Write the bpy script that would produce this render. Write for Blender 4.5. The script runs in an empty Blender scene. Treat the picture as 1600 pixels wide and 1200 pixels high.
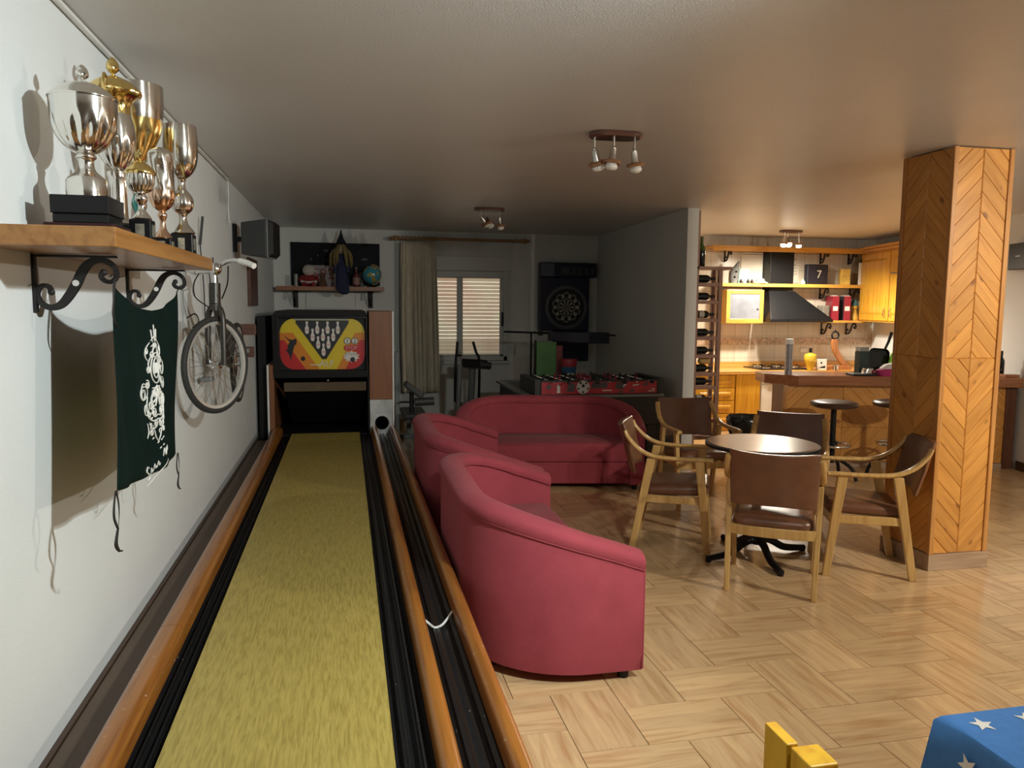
import bpy, bmesh, math, random
from mathutils import Vector, Matrix
random.seed(7)
PI = math.pi
SC = bpy.context.scene
COL = SC.collection
R = math.radians

# ------------------------------------------------------------------ materials
def _nt(name):
    m = bpy.data.materials.new(name); m.use_nodes = True
    nt = m.node_tree
    return m, nt, nt.nodes['Principled BSDF']

def N(nt, t, **kw):
    n = nt.nodes.new(t)
    for k, v in kw.items(): setattr(n, k, v)
    return n

def ramp(nt, fac, stops):
    r = N(nt, 'ShaderNodeValToRGB')
    els = r.color_ramp.elements
    while len(els) < len(stops): els.new(0.5)
    for e, (p, c) in zip(els, stops):
        e.position = p; e.color = (c[0], c[1], c[2], 1)
    nt.links.new(fac, r.inputs['Fac'])
    return r.outputs['Color']

def sc(c, k): return tuple(min(1, max(0, x * k)) for x in c)

def mat(name, col, rough=.5, metal=0., nscale=6, namt=.08, bump=0., bscale=120, spec=.5, coat=0., sheen=0., emit=None, estr=0., alpha=1., trans=0., stretch=(1, 1, 1)):
    m, nt, p = _nt(name)
    tc = N(nt, 'ShaderNodeTexCoord')
    mp = N(nt, 'ShaderNodeMapping'); mp.inputs['Scale'].default_value = stretch
    nt.links.new(tc.outputs['Object'], mp.inputs['Vector'])
    if namt > 0:
        no = N(nt, 'ShaderNodeTexNoise'); no.inputs['Scale'].default_value = nscale; no.inputs['Detail'].default_value = 4
        nt.links.new(mp.outputs['Vector'], no.inputs['Vector'])
        c = ramp(nt, no.outputs['Fac'], [(.3, sc(col, 1 - namt)), (.7, sc(col, 1 + namt))])
        nt.links.new(c, p.inputs['Base Color'])
    else:
        p.inputs['Base Color'].default_value = (*col, 1)
    if bump > 0:
        nb = N(nt, 'ShaderNodeTexNoise'); nb.inputs['Scale'].default_value = bscale; nb.inputs['Detail'].default_value = 3
        nt.links.new(mp.outputs['Vector'], nb.inputs['Vector'])
        b = N(nt, 'ShaderNodeBump'); b.inputs['Strength'].default_value = bump; b.inputs['Distance'].default_value = .01
        nt.links.new(nb.outputs['Fac'], b.inputs['Height']); nt.links.new(b.outputs['Normal'], p.inputs['Normal'])
    p.inputs['Roughness'].default_value = rough; p.inputs['Metallic'].default_value = metal
    p.inputs['Specular IOR Level'].default_value = spec
    p.inputs['Coat Weight'].default_value = coat; p.inputs['Sheen Weight'].default_value = sheen
    p.inputs['Transmission Weight'].default_value = trans
    if emit:
        p.inputs['Emission Color'].default_value = (*emit, 1); p.inputs['Emission Strength'].default_value = estr
    return m

def wood(name, c1, c2, axis='Y', rough=.4, coat=0., grain=22, knots=0., scratches=False, lg=1.2):
    """grain streaks along one object axis"""
    m, nt, p = _nt(name)
    tc = N(nt, 'ShaderNodeTexCoord'); mp = N(nt, 'ShaderNodeMapping')
    s = {'X': (lg, grain, grain), 'Y': (grain, lg, grain), 'Z': (grain, grain, lg)}[axis]
    mp.inputs['Scale'].default_value = s
    nt.links.new(tc.outputs['Object'], mp.inputs['Vector'])
    no = N(nt, 'ShaderNodeTexNoise'); no.inputs['Scale'].default_value = 1.6; no.inputs['Detail'].default_value = 6; no.inputs['Distortion'].default_value = .6
    nt.links.new(mp.outputs['Vector'], no.inputs['Vector'])
    c = ramp(nt, no.outputs['Fac'], [(.32, c2), (.55, c1), (.75, sc(c1, 1.12))])
    if knots > 0:
        v = N(nt, 'ShaderNodeTexVoronoi'); v.inputs['Scale'].default_value = 5
        nt.links.new(tc.outputs['Object'], v.inputs['Vector'])
        k = ramp(nt, v.outputs['Distance'], [(0, (1, 1, 1)), (.09, (.7, .7, .7)), (.13, (0, 0, 0))])
        mx = N(nt, 'ShaderNodeMixRGB'); mx.inputs['Color2'].default_value = (*sc(c2, .45), 1)
        mu = N(nt, 'ShaderNodeMath', operation='MULTIPLY'); mu.inputs[1].default_value = knots
        nt.links.new(k, mu.inputs[0]); nt.links.new(mu.outputs[0], mx.inputs['Fac'])
        nt.links.new(c, mx.inputs['Color1']); c = mx.outputs['Color']
    if scratches:
        n2 = N(nt, 'ShaderNodeTexNoise'); n2.inputs['Scale'].default_value = 38; n2.inputs['Detail'].default_value = 8
        nt.links.new(tc.outputs['Object'], n2.inputs['Vector'])
        k = ramp(nt, n2.outputs['Fac'], [(.66, (0, 0, 0)), (.72, (.55, .55, .55))])
        mx = N(nt, 'ShaderNodeMixRGB'); mx.inputs['Color2'].default_value = (.55, .42, .3, 1)
        nt.links.new(k, mx.inputs['Fac']); nt.links.new(c, mx.inputs['Color1']); c = mx.outputs['Color']
    nt.links.new(c, p.inputs['Base Color'])
    p.inputs['Roughness'].default_value = rough; p.inputs['Coat Weight'].default_value = coat
    p.inputs['Coat Roughness'].default_value = .15
    b = N(nt, 'ShaderNodeBump'); b.inputs['Strength'].default_value = .06
    nt.links.new(no.outputs['Fac'], b.inputs['Height']); nt.links.new(b.outputs['Normal'], p.inputs['Normal'])
    return m

def plank_mat(name, c1, c2, knotc, rough=.3, coat=.2, strip=0., grain=30, knots=1., tvar=.34):
    """planks with per-plank UV in metres (u along the plank) and a 'tint' colour attribute"""
    m, nt, p = _nt(name)
    uv = N(nt, 'ShaderNodeUVMap'); at = N(nt, 'ShaderNodeAttribute'); at.attribute_name = 'tint'
    sx = N(nt, 'ShaderNodeSeparateXYZ'); nt.links.new(uv.outputs['UV'], sx.inputs[0])
    cb = N(nt, 'ShaderNodeCombineXYZ')
    def math_(op, a, b):
        n = N(nt, 'ShaderNodeMath', operation=op)
        if isinstance(a, (int, float)): n.inputs[0].default_value = a
        else: nt.links.new(a, n.inputs[0])
        if isinstance(b, (int, float)): n.inputs[1].default_value = b
        else: nt.links.new(b, n.inputs[1])
        return n.outputs[0]
    u = math_('MULTIPLY', sx.outputs['X'], 3.0); v = math_('MULTIPLY', sx.outputs['Y'], float(grain))
    nt.links.new(u, cb.inputs[0]); nt.links.new(v, cb.inputs[1])
    nt.links.new(math_('MULTIPLY', at.outputs['Fac'], 57.3), cb.inputs[2])
    no = N(nt, 'ShaderNodeTexNoise'); no.inputs['Scale'].default_value = 1.0; no.inputs['Detail'].default_value = 6; no.inputs['Distortion'].default_value = .8
    nt.links.new(cb.outputs[0], no.inputs['Vector'])
    c = ramp(nt, no.outputs['Fac'], [(.28, c2), (.5, c1), (.72, sc(c1, 1.15))])
    # per plank value shift
    hs = N(nt, 'ShaderNodeHueSaturation')
    tv = math_('ADD', math_('MULTIPLY', at.outputs['Fac'], tvar), 1 - tvar / 2)
    if strip > 0:
        st = math_('FLOOR', math_('DIVIDE', sx.outputs['Y'], strip), 0)
        wn = N(nt, 'ShaderNodeTexWhiteNoise', noise_dimensions='2D'); cb2 = N(nt, 'ShaderNodeCombineXYZ')
        nt.links.new(st, cb2.inputs[0]); nt.links.new(at.outputs['Fac'], cb2.inputs[1]); nt.links.new(cb2.outputs[0], wn.inputs['Vector'])
        tv = math_('ADD', tv, math_('MULTIPLY', math_('SUBTRACT', wn.outputs['Value'], .5), .16))
    nt.links.new(tv, hs.inputs['Value']); nt.links.new(c, hs.inputs['Color']); c = hs.outputs['Color']
    if knots > 0:
        cb3 = N(nt, 'ShaderNodeCombineXYZ')
        nt.links.new(math_('MULTIPLY', sx.outputs['X'], 5.0), cb3.inputs[0]); nt.links.new(math_('MULTIPLY', sx.outputs['Y'], 9.0), cb3.inputs[1])
        nt.links.new(math_('MULTIPLY', at.outputs['Fac'], 31.0), cb3.inputs[2])
        vo = N(nt, 'ShaderNodeTexVoronoi'); vo.inputs['Scale'].default_value = 1.0
        nt.links.new(cb3.outputs[0], vo.inputs['Vector'])
        k = ramp(nt, vo.outputs['Distance'], [(0, (knots,) * 3), (.10, (.8 * knots,) * 3), (.17, (0, 0, 0))])
        mx = N(nt, 'ShaderNodeMixRGB'); mx.inputs['Color2'].default_value = (*knotc, 1)
        nt.links.new(k, mx.inputs['Fac']); nt.links.new(c, mx.inputs['Color1']); c = mx.outputs['Color']
    nt.links.new(c, p.inputs['Base Color'])
    p.inputs['Roughness'].default_value = rough; p.inputs['Coat Weight'].default_value = coat; p.inputs['Coat Roughness'].default_value = .12
    b = N(nt, 'ShaderNodeBump'); b.inputs['Strength'].default_value = .05
    nt.links.new(no.outputs['Fac'], b.inputs['Height']); nt.links.new(b.outputs['Normal'], p.inputs['Normal'])
    return m

# ------------------------------------------------------------------ mesh builder
class MB:
    def __init__(s):
        s.bm = bmesh.new(); s.mi = 0; s.M = Matrix.Identity(4); s.uv = None; s.tint = None
    def at(s, loc=(0, 0, 0), rz=0., rx=0., ry=0.):
        s.M = Matrix.Translation(loc) @ Matrix.Rotation(rz, 4, 'Z') @ Matrix.Rotation(ry, 4, 'Y') @ Matrix.Rotation(rx, 4, 'X'); return s
    def mt(s, i): s.mi = i; return s
    def v(s, p): return s.bm.verts.new(s.M @ Vector(p))
    def f(s, vs):
        try:
            fc = s.bm.faces.new(vs); fc.material_index = s.mi; return fc
        except ValueError: return None
    def poly(s, pts): return s.f([s.v(p) for p in pts])
    def hexa(s, a, b):
        """a, b: lists of 4 points (bottom ring, top ring)"""
        A = [s.v(p) for p in a]; B = [s.v(p) for p in b]
        s.f(A[::-1]); s.f(B)
        for i in range(4): s.f([A[i], A[(i + 1) % 4], B[(i + 1) % 4], B[i]])
        return s
    def box(s, x0, x1, y0, y1, z0, z1):
        s.hexa([(x0, y0, z0), (x1, y0, z0), (x1, y1, z0), (x0, y1, z0)], [(x0, y0, z1), (x1, y0, z1), (x1, y1, z1), (x0, y1, z1)]); return s
    def prism(s, pts, z0, z1):
        A = [s.v((p[0], p[1], z0)) for p in pts]; B = [s.v((p[0], p[1], z1)) for p in pts]
        s.f(A[::-1]); s.f(B); n = len(A)
        for i in range(n): s.f([A[i], A[(i + 1) % n], B[(i + 1) % n], B[i]])
        return s
    def prism_y(s, pts, y0, y1):
        """pts are (x, z); extruded along Y"""
        A = [s.v((p[0], y0, p[1])) for p in pts]; B = [s.v((p[0], y1, p[1])) for p in pts]
        s.f(A); s.f(B[::-1]); n = len(A)
        for i in range(n): s.f([A[i], B[i], B[(i + 1) % n], A[(i + 1) % n]])
        return s
    def prism_x(s, pts, x0, x1):
        """pts are (y, z); extruded along X"""
        A = [s.v((x0, p[0], p[1])) for p in pts]; B = [s.v((x1, p[0], p[1])) for p in pts]
        s.f(A[::-1]); s.f(B); n = len(A)
        for i in range(n): s.f([A[i], A[(i + 1) % n], B[(i + 1) % n], B[i]])
        return s
    def loft(s, rings, closed=True, caps=True, loop=False):
        V = [[s.v(p) for p in r] for r in rings]; n = len(V[0])
        m = len(V)
        for i in range(m if loop else m - 1):
            a, b = V[i], V[(i + 1) % m]
            for j in range(n if closed else n - 1):
                s.f([a[j], a[(j + 1) % n], b[(j + 1) % n], b[j]])
        if caps and closed and not loop:
            s.f(V[0][::-1]); s.f(V[-1])
        return s
    def tube(s, pts, r, n=8, closed=False, flat=1.):
        P = [Vector(p) for p in pts]; m = len(P)
        rr = r if isinstance(r, (list, tuple)) else [r] * m
        T = []
        for i in range(m):
            a = P[(i - 1) % m] if (closed or i > 0) else P[i]; b = P[(i + 1) % m] if (closed or i < m - 1) else P[i]
            t = (b - a); T.append(t.normalized() if t.length > 1e-9 else Vector((0, 0, 1)))
        up = Vector((0, 0, 1)) if abs(T[0].z) < .9 else Vector((1, 0, 0))
        nx = (up - T[0] * up.dot(T[0])).normalized(); rings = []
        for i in range(m):
            nx = (nx - T[i] * nx.dot(T[i]))
            nx = nx.normalized() if nx.length > 1e-6 else T[i].orthogonal().normalized()
            ny = T[i].cross(nx)
            rings.append([P[i] + nx * math.cos(2 * PI * k / n) * rr[i] + ny * math.sin(2 * PI * k / n) * rr[i] * flat for k in range(n)])
        s.loft(rings, True, not closed, closed); return s
    def lathe(s, prof, n=24, flute=None, axis='Z'):
        rings = []
        for i, (r, z) in enumerate(prof):
            ring = []
            for k in range(n):
                t = 2 * PI * k / n; q = r * (flute(t, i, z) if flute else 1)
                p = (q * math.cos(t), q * math.sin(t), z)
                if axis == 'Y': p = (p[0], p[2], -p[1])
                if axis == 'X': p = (p[2], p[0], p[1])
                ring.append(p)
            rings.append(ring)
        s.loft(rings, True, True); return s
    def cyl(s, x, y, z0, z1, r, n=20, r2=None):
        M0 = s.M.copy(); s.M = s.M @ Matrix.Translation((x, y, 0)); s.lathe([(r, z0), (r if r2 is None else r2, z1)], n); s.M = M0; return s
    def ball(s, c, r, n=14, sz=(1, 1, 1)):
        M0 = s.M.copy(); s.M = s.M @ Matrix.Translation(c) @ Matrix.Diagonal((sz[0], sz[1], sz[2], 1))
        s.lathe([(max(1e-4, r * math.sin(PI * i / n)), -r * math.cos(PI * i / n)) for i in range(n + 1)], max(10, n + 4)); s.M = M0; return s
    def text(s, body, size, M, ext=.001):
        cu = bpy.data.curves.new('t', 'FONT'); cu.body = body; cu.size = size; cu.align_x = 'CENTER'; cu.align_y = 'CENTER'; cu.extrude = ext; cu.resolution_u = 3
        o = bpy.data.objects.new('t', cu); COL.objects.link(o)
        bpy.context.view_layer.update()
        me = o.evaluated_get(bpy.context.evaluated_depsgraph_get()).to_mesh()
        vs = [s.bm.verts.new(s.M @ (M @ v.co)) for v in me.vertices]
        for p in me.polygons: s.f([vs[i] for i in p.vertices])
        bpy.data.objects.remove(o); bpy.data.curves.remove(cu); return s
    def plank(s, pts, d, tint, nrm, uvs, flat=False):
        """a raised plank polygon: pts loop, extruded by d along nrm with a small chamfer; uvs per pt"""
        if s.uv is None:
            s.uv = s.bm.loops.layers.uv.new('UVMap'); s.tint = s.bm.loops.layers.float_color.new('tint')
        nrm = Vector(nrm); P = [Vector(p) for p in pts]; c = sum(P, Vector()) / len(P)
        g = .0016 if flat else .0044
        top = [p + (c - p).normalized() * g * 1.6 + nrm * d for p in P]
        if flat: P = [p - nrm * d for p in top]
        A = [s.v(p) for p in P]; B = [s.v(p) for p in top]
        fs = [s.f(B)] + [s.f([A[i], A[(i + 1) % len(A)], B[(i + 1) % len(A)], B[i]]) for i in range(len(A))]
        mp = {}
        for a, u in zip(A, uvs): mp[a] = u
        for a, u in zip(B, uvs): mp[a] = u
        for fc in fs:
            if fc:
                for l in fc.loops:
                    l[s.uv].uv = mp[l.vert]; l[s.tint] = (tint, tint, tint, 1)
    def build(s, name, mats, parent=None, smooth=None, bevel=0., sub=0, loc=None, rz=None, solid=0.):
        bm = s.bm
        bmesh.ops.remove_doubles(bm, verts=bm.verts, dist=1e-5)
        bmesh.ops.recalc_face_normals(bm, faces=bm.faces)
        me = bpy.data.meshes.new(name); bm.to_mesh(me); bm.free()
        for m in (mats if isinstance(mats, (list, tuple)) else [mats]): me.materials.append(m)
        if smooth:
            for p in me.polygons: p.use_smooth = True
            me.set_sharp_from_angle(angle=R(smooth))
        o = bpy.data.objects.new(name, me); COL.objects.link(o)
        if parent: o.parent = parent
        if loc is not None: o.location = loc
        if rz is not None: o.rotation_euler = (0, 0, rz)
        if solid:
            md = o.modifiers.new('solid', 'SOLIDIFY'); md.thickness = solid; md.offset = 0
        if bevel:
            md = o.modifiers.new('bevel', 'BEVEL'); md.width = bevel; md.segments = 2; md.limit_method = 'ANGLE'; md.angle_limit = R(40)
        if sub:
            md = o.modifiers.new('sub', 'SUBSURF'); md.levels = sub; md.render_levels = sub
        return o

def tag(o, label, cat, group=None, kind=None):
    o['label'] = label; o['category'] = cat
    if group: o['group'] = group
    if kind: o['kind'] = kind
    return o
def thing(name, label, cat, loc=(0, 0, 0), rz=0., group=None):
    o = bpy.data.objects.new(name, None); o.empty_display_size = .05; COL.objects.link(o)
    o.location = loc; o.rotation_euler = (0, 0, rz)
    return tag(o, label, cat, group)
def struct(name, mb, m, **kw):
    o = mb.build(name, m, **kw); o['kind'] = 'structure'; return o
def dup(root, loc, rz, label, group=None):
    r = root.copy(); COL.objects.link(r); r.location = loc; r.rotation_euler = (0, 0, rz); r['label'] = label
    if group: r['group'] = group
    for ch in list(root.children):
        c = ch.copy(); COL.objects.link(c); c.parent = r
        for g in list(ch.children):
            d = g.copy(); COL.objects.link(d); d.parent = c
    return r
def arc(cx, cy, r, a0, a1, n):
    return [(cx + r * math.cos(a0 + (a1 - a0) * i / n), cy + r * math.sin(a0 + (a1 - a0) * i / n)) for i in range(n + 1)]
def rrect(w, h, r, n=5, cx=0, cy=0):
    o = []
    for sx, sy, a in ((1, 1, 0), (-1, 1, PI / 2), (-1, -1, PI), (1, -1, 3 * PI / 2)):
        o += arc(cx + sx * (w / 2 - r), cy + sy * (h / 2 - r), r, a, a + PI / 2, n)
    return o
def bez(p0, p1, p2, p3, n=12):
    p0, p1, p2, p3 = map(Vector, (p0, p1, p2, p3)); o = []
    for i in range(n + 1):
        t = i / n; o.append(p0 * (1 - t) ** 3 + p1 * 3 * t * (1 - t) ** 2 + p2 * 3 * t * t * (1 - t) + p3 * t ** 3)
    return o
def catmull(pts, n=6):
    P = [Vector(p) for p in pts]; o = []
    for i in range(len(P) - 1):
        a = P[max(0, i - 1)]; b = P[i]; c = P[i + 1]; d = P[min(len(P) - 1, i + 2)]
        for k in range(n):
            t = k / n
            o.append(.5 * ((2 * b) + (c - a) * t + (2 * a - 5 * b + 4 * c - d) * t * t + (3 * b - a - 3 * c + d) * t ** 3))
    o.append(P[-1]); return o

# ------------------------------------------------------------------ palette
M_wall = mat('wall paint', (.74, .765, .77), .7, nscale=3, namt=.02, bump=.16, bscale=170)
M_wallb = mat('back wall paint', (.66, .67, .64), .7, nscale=3, namt=.02, bump=.12, bscale=170)
M_ceil = mat('ceiling paint', (.67, .655, .64), .33, nscale=2, namt=.025, bump=.22, bscale=190)
M_grout = mat('floor grout', (.22, .16, .10), .8)
M_floor = plank_mat('wood look floor tile', (.59, .405, .215), (.48, .28, .13), (.36, .2, .1), rough=.2, coat=.25, strip=.089, grain=30, knots=.12, tvar=.13)
M_pine = plank_mat('varnished pine plank', (.57, .27, .062), (.48, .205, .04), (.16, .055, .015), rough=.3, coat=.25, grain=22, knots=.85, tvar=.2)
M_groove = mat('plank groove', (.12, .055, .02), .7)
M_pinetrim = wood('pine trim', (.52, .25, .07), (.38, .16, .04), 'Z', .3, .3, 30)
M_pinex = wood('pine board', (.62, .32, .06), (.5, .22, .04), 'X', .32, .3, 26, knots=.6)
M_pinez = wood('honey pine cabinet', (.68, .36, .035), (.55, .25, .02), 'Z', .3, .3, 22, knots=.2)
M_tileskirt = wood('tile skirting', (.42, .30, .2), (.33, .22, .14), 'X', .4, 0, 20)
M_black = mat('black', (.006, .006, .007), .5, spec=.3)
M_blackgloss = mat('black gloss', (.005, .005, .006), .3, spec=.3)
M_blackmetal = mat('wrought iron', (.012, .011, .011), .55, bump=.1)
M_darkplastic = mat('dark grey plastic', (.035, .036, .037), .5)
M_grey = mat('grey painted steel', (.16, .17, .17), .45)
M_white = mat('white plastic', (.75, .75, .72), .4)
M_chrome = mat('chrome', (.75, .75, .76), .16, 1, namt=.03)
M_silver = mat('polished silver', (.80, .77, .72), .13, 1, namt=.05)
M_gold = mat('polished gold', (.83, .62, .24), .16, 1, namt=.06)
M_bronze = mat('rose gold', (.80, .55, .40), .18, 1, namt=.06)
M_red = mat('wine red upholstery', (.30, .052, .068), .9, nscale=9, namt=.07, bump=.12, bscale=420, sheen=.05, spec=.15)
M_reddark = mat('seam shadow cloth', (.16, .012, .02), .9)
M_leather = mat('brown leather', (.155, .066, .034), .29, nscale=14, namt=.14, bump=.08, bscale=260)
M_beech = wood('beech chair wood', (.58, .37, .135), (.47, .275, .085), 'Z', .32, .25, 26)
# ------------------------------------------------------------------ the setting
WX = -.875; BY = 10.15; CZ = 2.54; KY = 9.65
P0 = Vector((6.47, 6.06, 0)); WD = Vector((.2294, .9733, 0)); WN = Vector((-.9733, .2294, 0))
def rw(s, off=0.): p = P0 + WD * s + WN * off; return (p.x, p.y)

# floor: herringbone of wood-look tiles, 42 x 26.5 cm
fb = MB()
L_, W_ = .42, .265
def tile(x0, y0, hor):
    w, h = (L_, W_) if hor else (W_, L_)
    cx, cy = x0 + w / 2, y0 + h / 2
    if not (-1.0 < cx < 7.8 and -2.9 < cy < 10.3): return
    t = random.random()
    if hor: uv = [(0, 0), (L_, 0), (L_, W_), (0, W_)]
    else: uv = [(0, 0), (0, W_), (L_, W_), (L_, 0)]
    fb.plank([(x0, y0, -.004), (x0 + w, y0, -.004), (x0 + w, y0 + h, -.004), (x0, y0 + h, -.004)], .004, t, (0, 0, 1), uv, True)
ax0, ay0 = 1.33, 2.765
for j in range(-14, 15):
    for k in range(-45, 46):
        x = ax0 + k * W_ + j * (W_ + L_); y = ay0 + k * W_ + j * (W_ - L_)
        tile(x, y, True); tile(x + L_, y + W_ - L_, False)
fl = struct('floor', fb, M_floor)
g = MB().box(-1.0, 7.9, -3.0, 10.4, -.06, -.0045); struct('floor_grout', g, M_grout)

struct('ceiling', MB().box(-1.0, 7.9, -3.1, 10.4, CZ, CZ + .1), M_ceil)
struct('wall_left', MB().box(WX - .12, WX, -3.1, BY + .12, 0, CZ), M_wall)
WX0, WX1, WZ0, WZ1 = .98, 2.12, .85, 2.225
wb = MB(); wb.box(WX, WX0, BY, BY + .14, 0, CZ); wb.box(WX1, 3.5, BY, BY + .14, 0, CZ); wb.box(WX0, WX1, BY, BY + .14, 0, WZ0); wb.box(WX0, WX1, BY, BY + .14, WZ1, CZ)
struct('wall_back', wb, M_wallb)
struct('wall_partition', MB().prism([(3.24, 7.02), (3.355, 7.02), (3.49, BY), (3.375, BY)], 0, CZ), M_wallb)
struct('wall_front', MB().box(WX, 7.0, -3.1, -3.0, 0, CZ), M_wall)

# kitchen wall: tall cream tiles
def tile_wall():
    m, nt, p = _nt('cream kitchen tiles')
    tc = N(nt, 'ShaderNodeTexCoord'); s = N(nt, 'ShaderNodeSeparateXYZ'); c = N(nt, 'ShaderNodeCombineXYZ')
    nt.links.new(tc.outputs['Object'], s.inputs[0]); nt.links.new(s.outputs['X'], c.inputs[0]); nt.links.new(s.outputs['Z'], c.inputs[1])
    b = N(nt, 'ShaderNodeTexBrick'); b.offset = 0; b.inputs['Scale'].default_value = 1
    b.inputs['Brick Width'].default_value = .2; b.inputs['Row Height'].default_value = .3; b.inputs['Mortar Size'].default_value = .004
    b.inputs['Color1'].default_value = (.62, .56, .46, 1); b.inputs['Color2'].default_value = (.66, .61, .52, 1); b.inputs['Mortar'].default_value = (.46, .41, .34, 1)
    nt.links.new(c.outputs[0], b.inputs['Vector'])
    no = N(nt, 'ShaderNodeTexNoise'); mp = N(nt, 'ShaderNodeMapping'); mp.inputs['Scale'].default_value = (30, 30, 1.5); no.inputs['Scale'].default_value = 1
    nt.links.new(tc.outputs['Object'], mp.inputs[0]); nt.links.new(mp.outputs[0], no.inputs['Vector'])
    mx = N(nt, 'ShaderNodeMixRGB', blend_type='MULTIPLY'); mx.inputs['Fac'].default_value = .45
    nt.links.new(b.outputs['Color'], mx.inputs['Color1']); nt.links.new(ramp(nt, no.outputs['Fac'], [(.3, (.8, .76, .7)), (.7, (1, 1, 1))]), mx.inputs['Color2'])
    nt.links.new(mx.outputs['Color'], p.inputs['Base Color']); p.inputs['Roughness'].default_value = .22
    return m
M_tile = tile_wall()
struct('wall_kitchen', MB().box(3.45, 7.6, KY, KY + .12, 0, CZ), M_tile)
M_border = mat('patterned tile border', (.47, .36, .27), .35, nscale=38, namt=.42)
struct('trim_1', MB().box(3.45, rw(3.69)[0], KY - .008, KY, 1.075, 1.175), M_border)
a, b, c, d = rw(-9.4), rw(3.9), rw(3.9, -.12), rw(-9.4, -.12)
struct('wall_right', MB().prism([a, b, c, d], 0, CZ), M_wall)

M_brownskirt = mat('dark brown skirting', (.075, .042, .026), .5)
struct('baseboard_left', MB().box(WX, WX + .018, -3.0, BY, 0, .276), M_brownskirt)
struct('baseboard_back', MB().box(WX + .02, 3.37, BY - .012, BY, 0, .08), M_tileskirt)
a, b, c, d = rw(-9.2, .0), rw(.28, .0), rw(.28, .014), rw(-9.2, .014)
struct('baseboard_right', MB().prism([a, b, c, d], 0, .09), M_brownskirt)

# ---- window with roller shutter
M_alu = mat('white aluminium', (.62, .63, .61), .4, namt=.02)
wf = MB()
fy0, fy1 = BY - .012, BY + .09
wf.box(WX0, WX1, fy0, fy1, WZ0, WZ0 + .06); wf.box(WX0 + .001, WX1 - .001, BY - .003, fy1, 1.955, 2.038); wf.box(WX0, WX0 + .05, fy0, fy1, WZ0, 2.04); wf.box(WX1 - .05, WX1, fy0, fy1, WZ0, 2.04); wf.box(WX1, WX1 + .03, BY - .016, BY - .001, WZ0, 2.04); wf.box(WX0 - .03, WX0, BY - .016, BY - .001, WZ0, 2.04)
win = wf.build('window_1', M_alu, bevel=.003); win['kind'] = 'structure'
M_glass = mat('window glass', (.9, .93, .92), .03, trans=1., namt=0)
for (x0, x1, y) in ((1.03, 1.52, BY + .045), (1.445, 2.07, BY + .015)):
    sb = MB()
    sb.box(x0, x0 + .065, y, y + .03, .91, 1.99); sb.box(x1 - .05, x1, y, y + .03, .91, 1.99); sb.box(x0, x1, y, y + .03, .91, .935); sb.box(x0, x1, y, y + .03, 1.945, 1.99)
    s_ = sb.build('window_sash', M_alu, win, bevel=.003)
MB().box(1.51, 2.02, BY + .027, BY + .032, .93, 1.95).build('window_pane', M_glass, win)
MB().box(1.09, 1.46, BY + .057, BY + .062, .93, 1.95).build('window_pane', M_glass, win)
MB().box(2.04, 2.062, BY - .022, BY - .002, 1.31, 1.50).build('window_handle', M_black, win, bevel=.004)
sbx = MB().box(WX0, 2.15, BY - .035, BY + .14, 2.04, WZ1); sbx.build('shutter_box', M_alu, win, bevel=.004)
MB().box(WX0 - .04, WX1 + .04, BY - .05, BY, WZ0 - .04, WZ0 - .002).build('window_sill', M_alu, win, bevel=.004)
def slat_mat():
    m = bpy.data.materials.new('beige shutter slats'); m.use_nodes = True; nt = m.node_tree
    for n in list(nt.nodes): nt.nodes.remove(n)
    out = N(nt, 'ShaderNodeOutputMaterial'); t = N(nt, 'ShaderNodeBsdfTranslucent'); d = N(nt, 'ShaderNodeBsdfDiffuse'); mx = N(nt, 'ShaderNodeMixShader')
    tc = N(nt, 'ShaderNodeTexCoord'); no = N(nt, 'ShaderNodeTexNoise'); no.inputs['Scale'].default_value = 3
    nt.links.new(tc.outputs['Object'], no.inputs['Vector'])
    c = ramp(nt, no.outputs['Fac'], [(.35, (.66, .46, .33)), (.65, (.68, .58, .42))])
    nt.links.new(c, t.inputs['Color']); nt.links.new(c, d.inputs['Color'])
    mx.inputs[0].default_value = .45
    nt.links.new(t.outputs[0], mx.inputs[1]); nt.links.new(d.outputs[0], mx.inputs[2]); nt.links.new(mx.outputs[0], out.inputs[0])
    return m
M_slat = slat_mat()
sm = MB(); z = .90
while z < 2.03:
    sm.loft([[(x, BY + .112, z), (x, BY + .104, z + .012), (x, BY + .104, z + .036), (x, BY + .112, z + .0475)] for x in (WX0 + .04, WX1 - .04)], closed=False, caps=False)
    z += .050
sm.build('roller_shutter', M_slat, win, smooth=50)

# ceiling cable in the left corner, dropping to the loudspeaker
cb = MB(); cb.tube([(WX + .012, -2, CZ - .012), (WX + .012, 6.3, CZ - .012)], .011, 6)
cb.tube(catmull([(WX + .01, 6.3, CZ - .012), (WX + .008, 6.34, CZ - .1), (WX + .01, 6.3, 2.3), (WX + .03, 6.2, 2.2)], 5), .006, 6)
tag(cb.build('wall_cable', M_white, smooth=60), 'white cable running along the corner of ceiling and left wall', 'cable')
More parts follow.
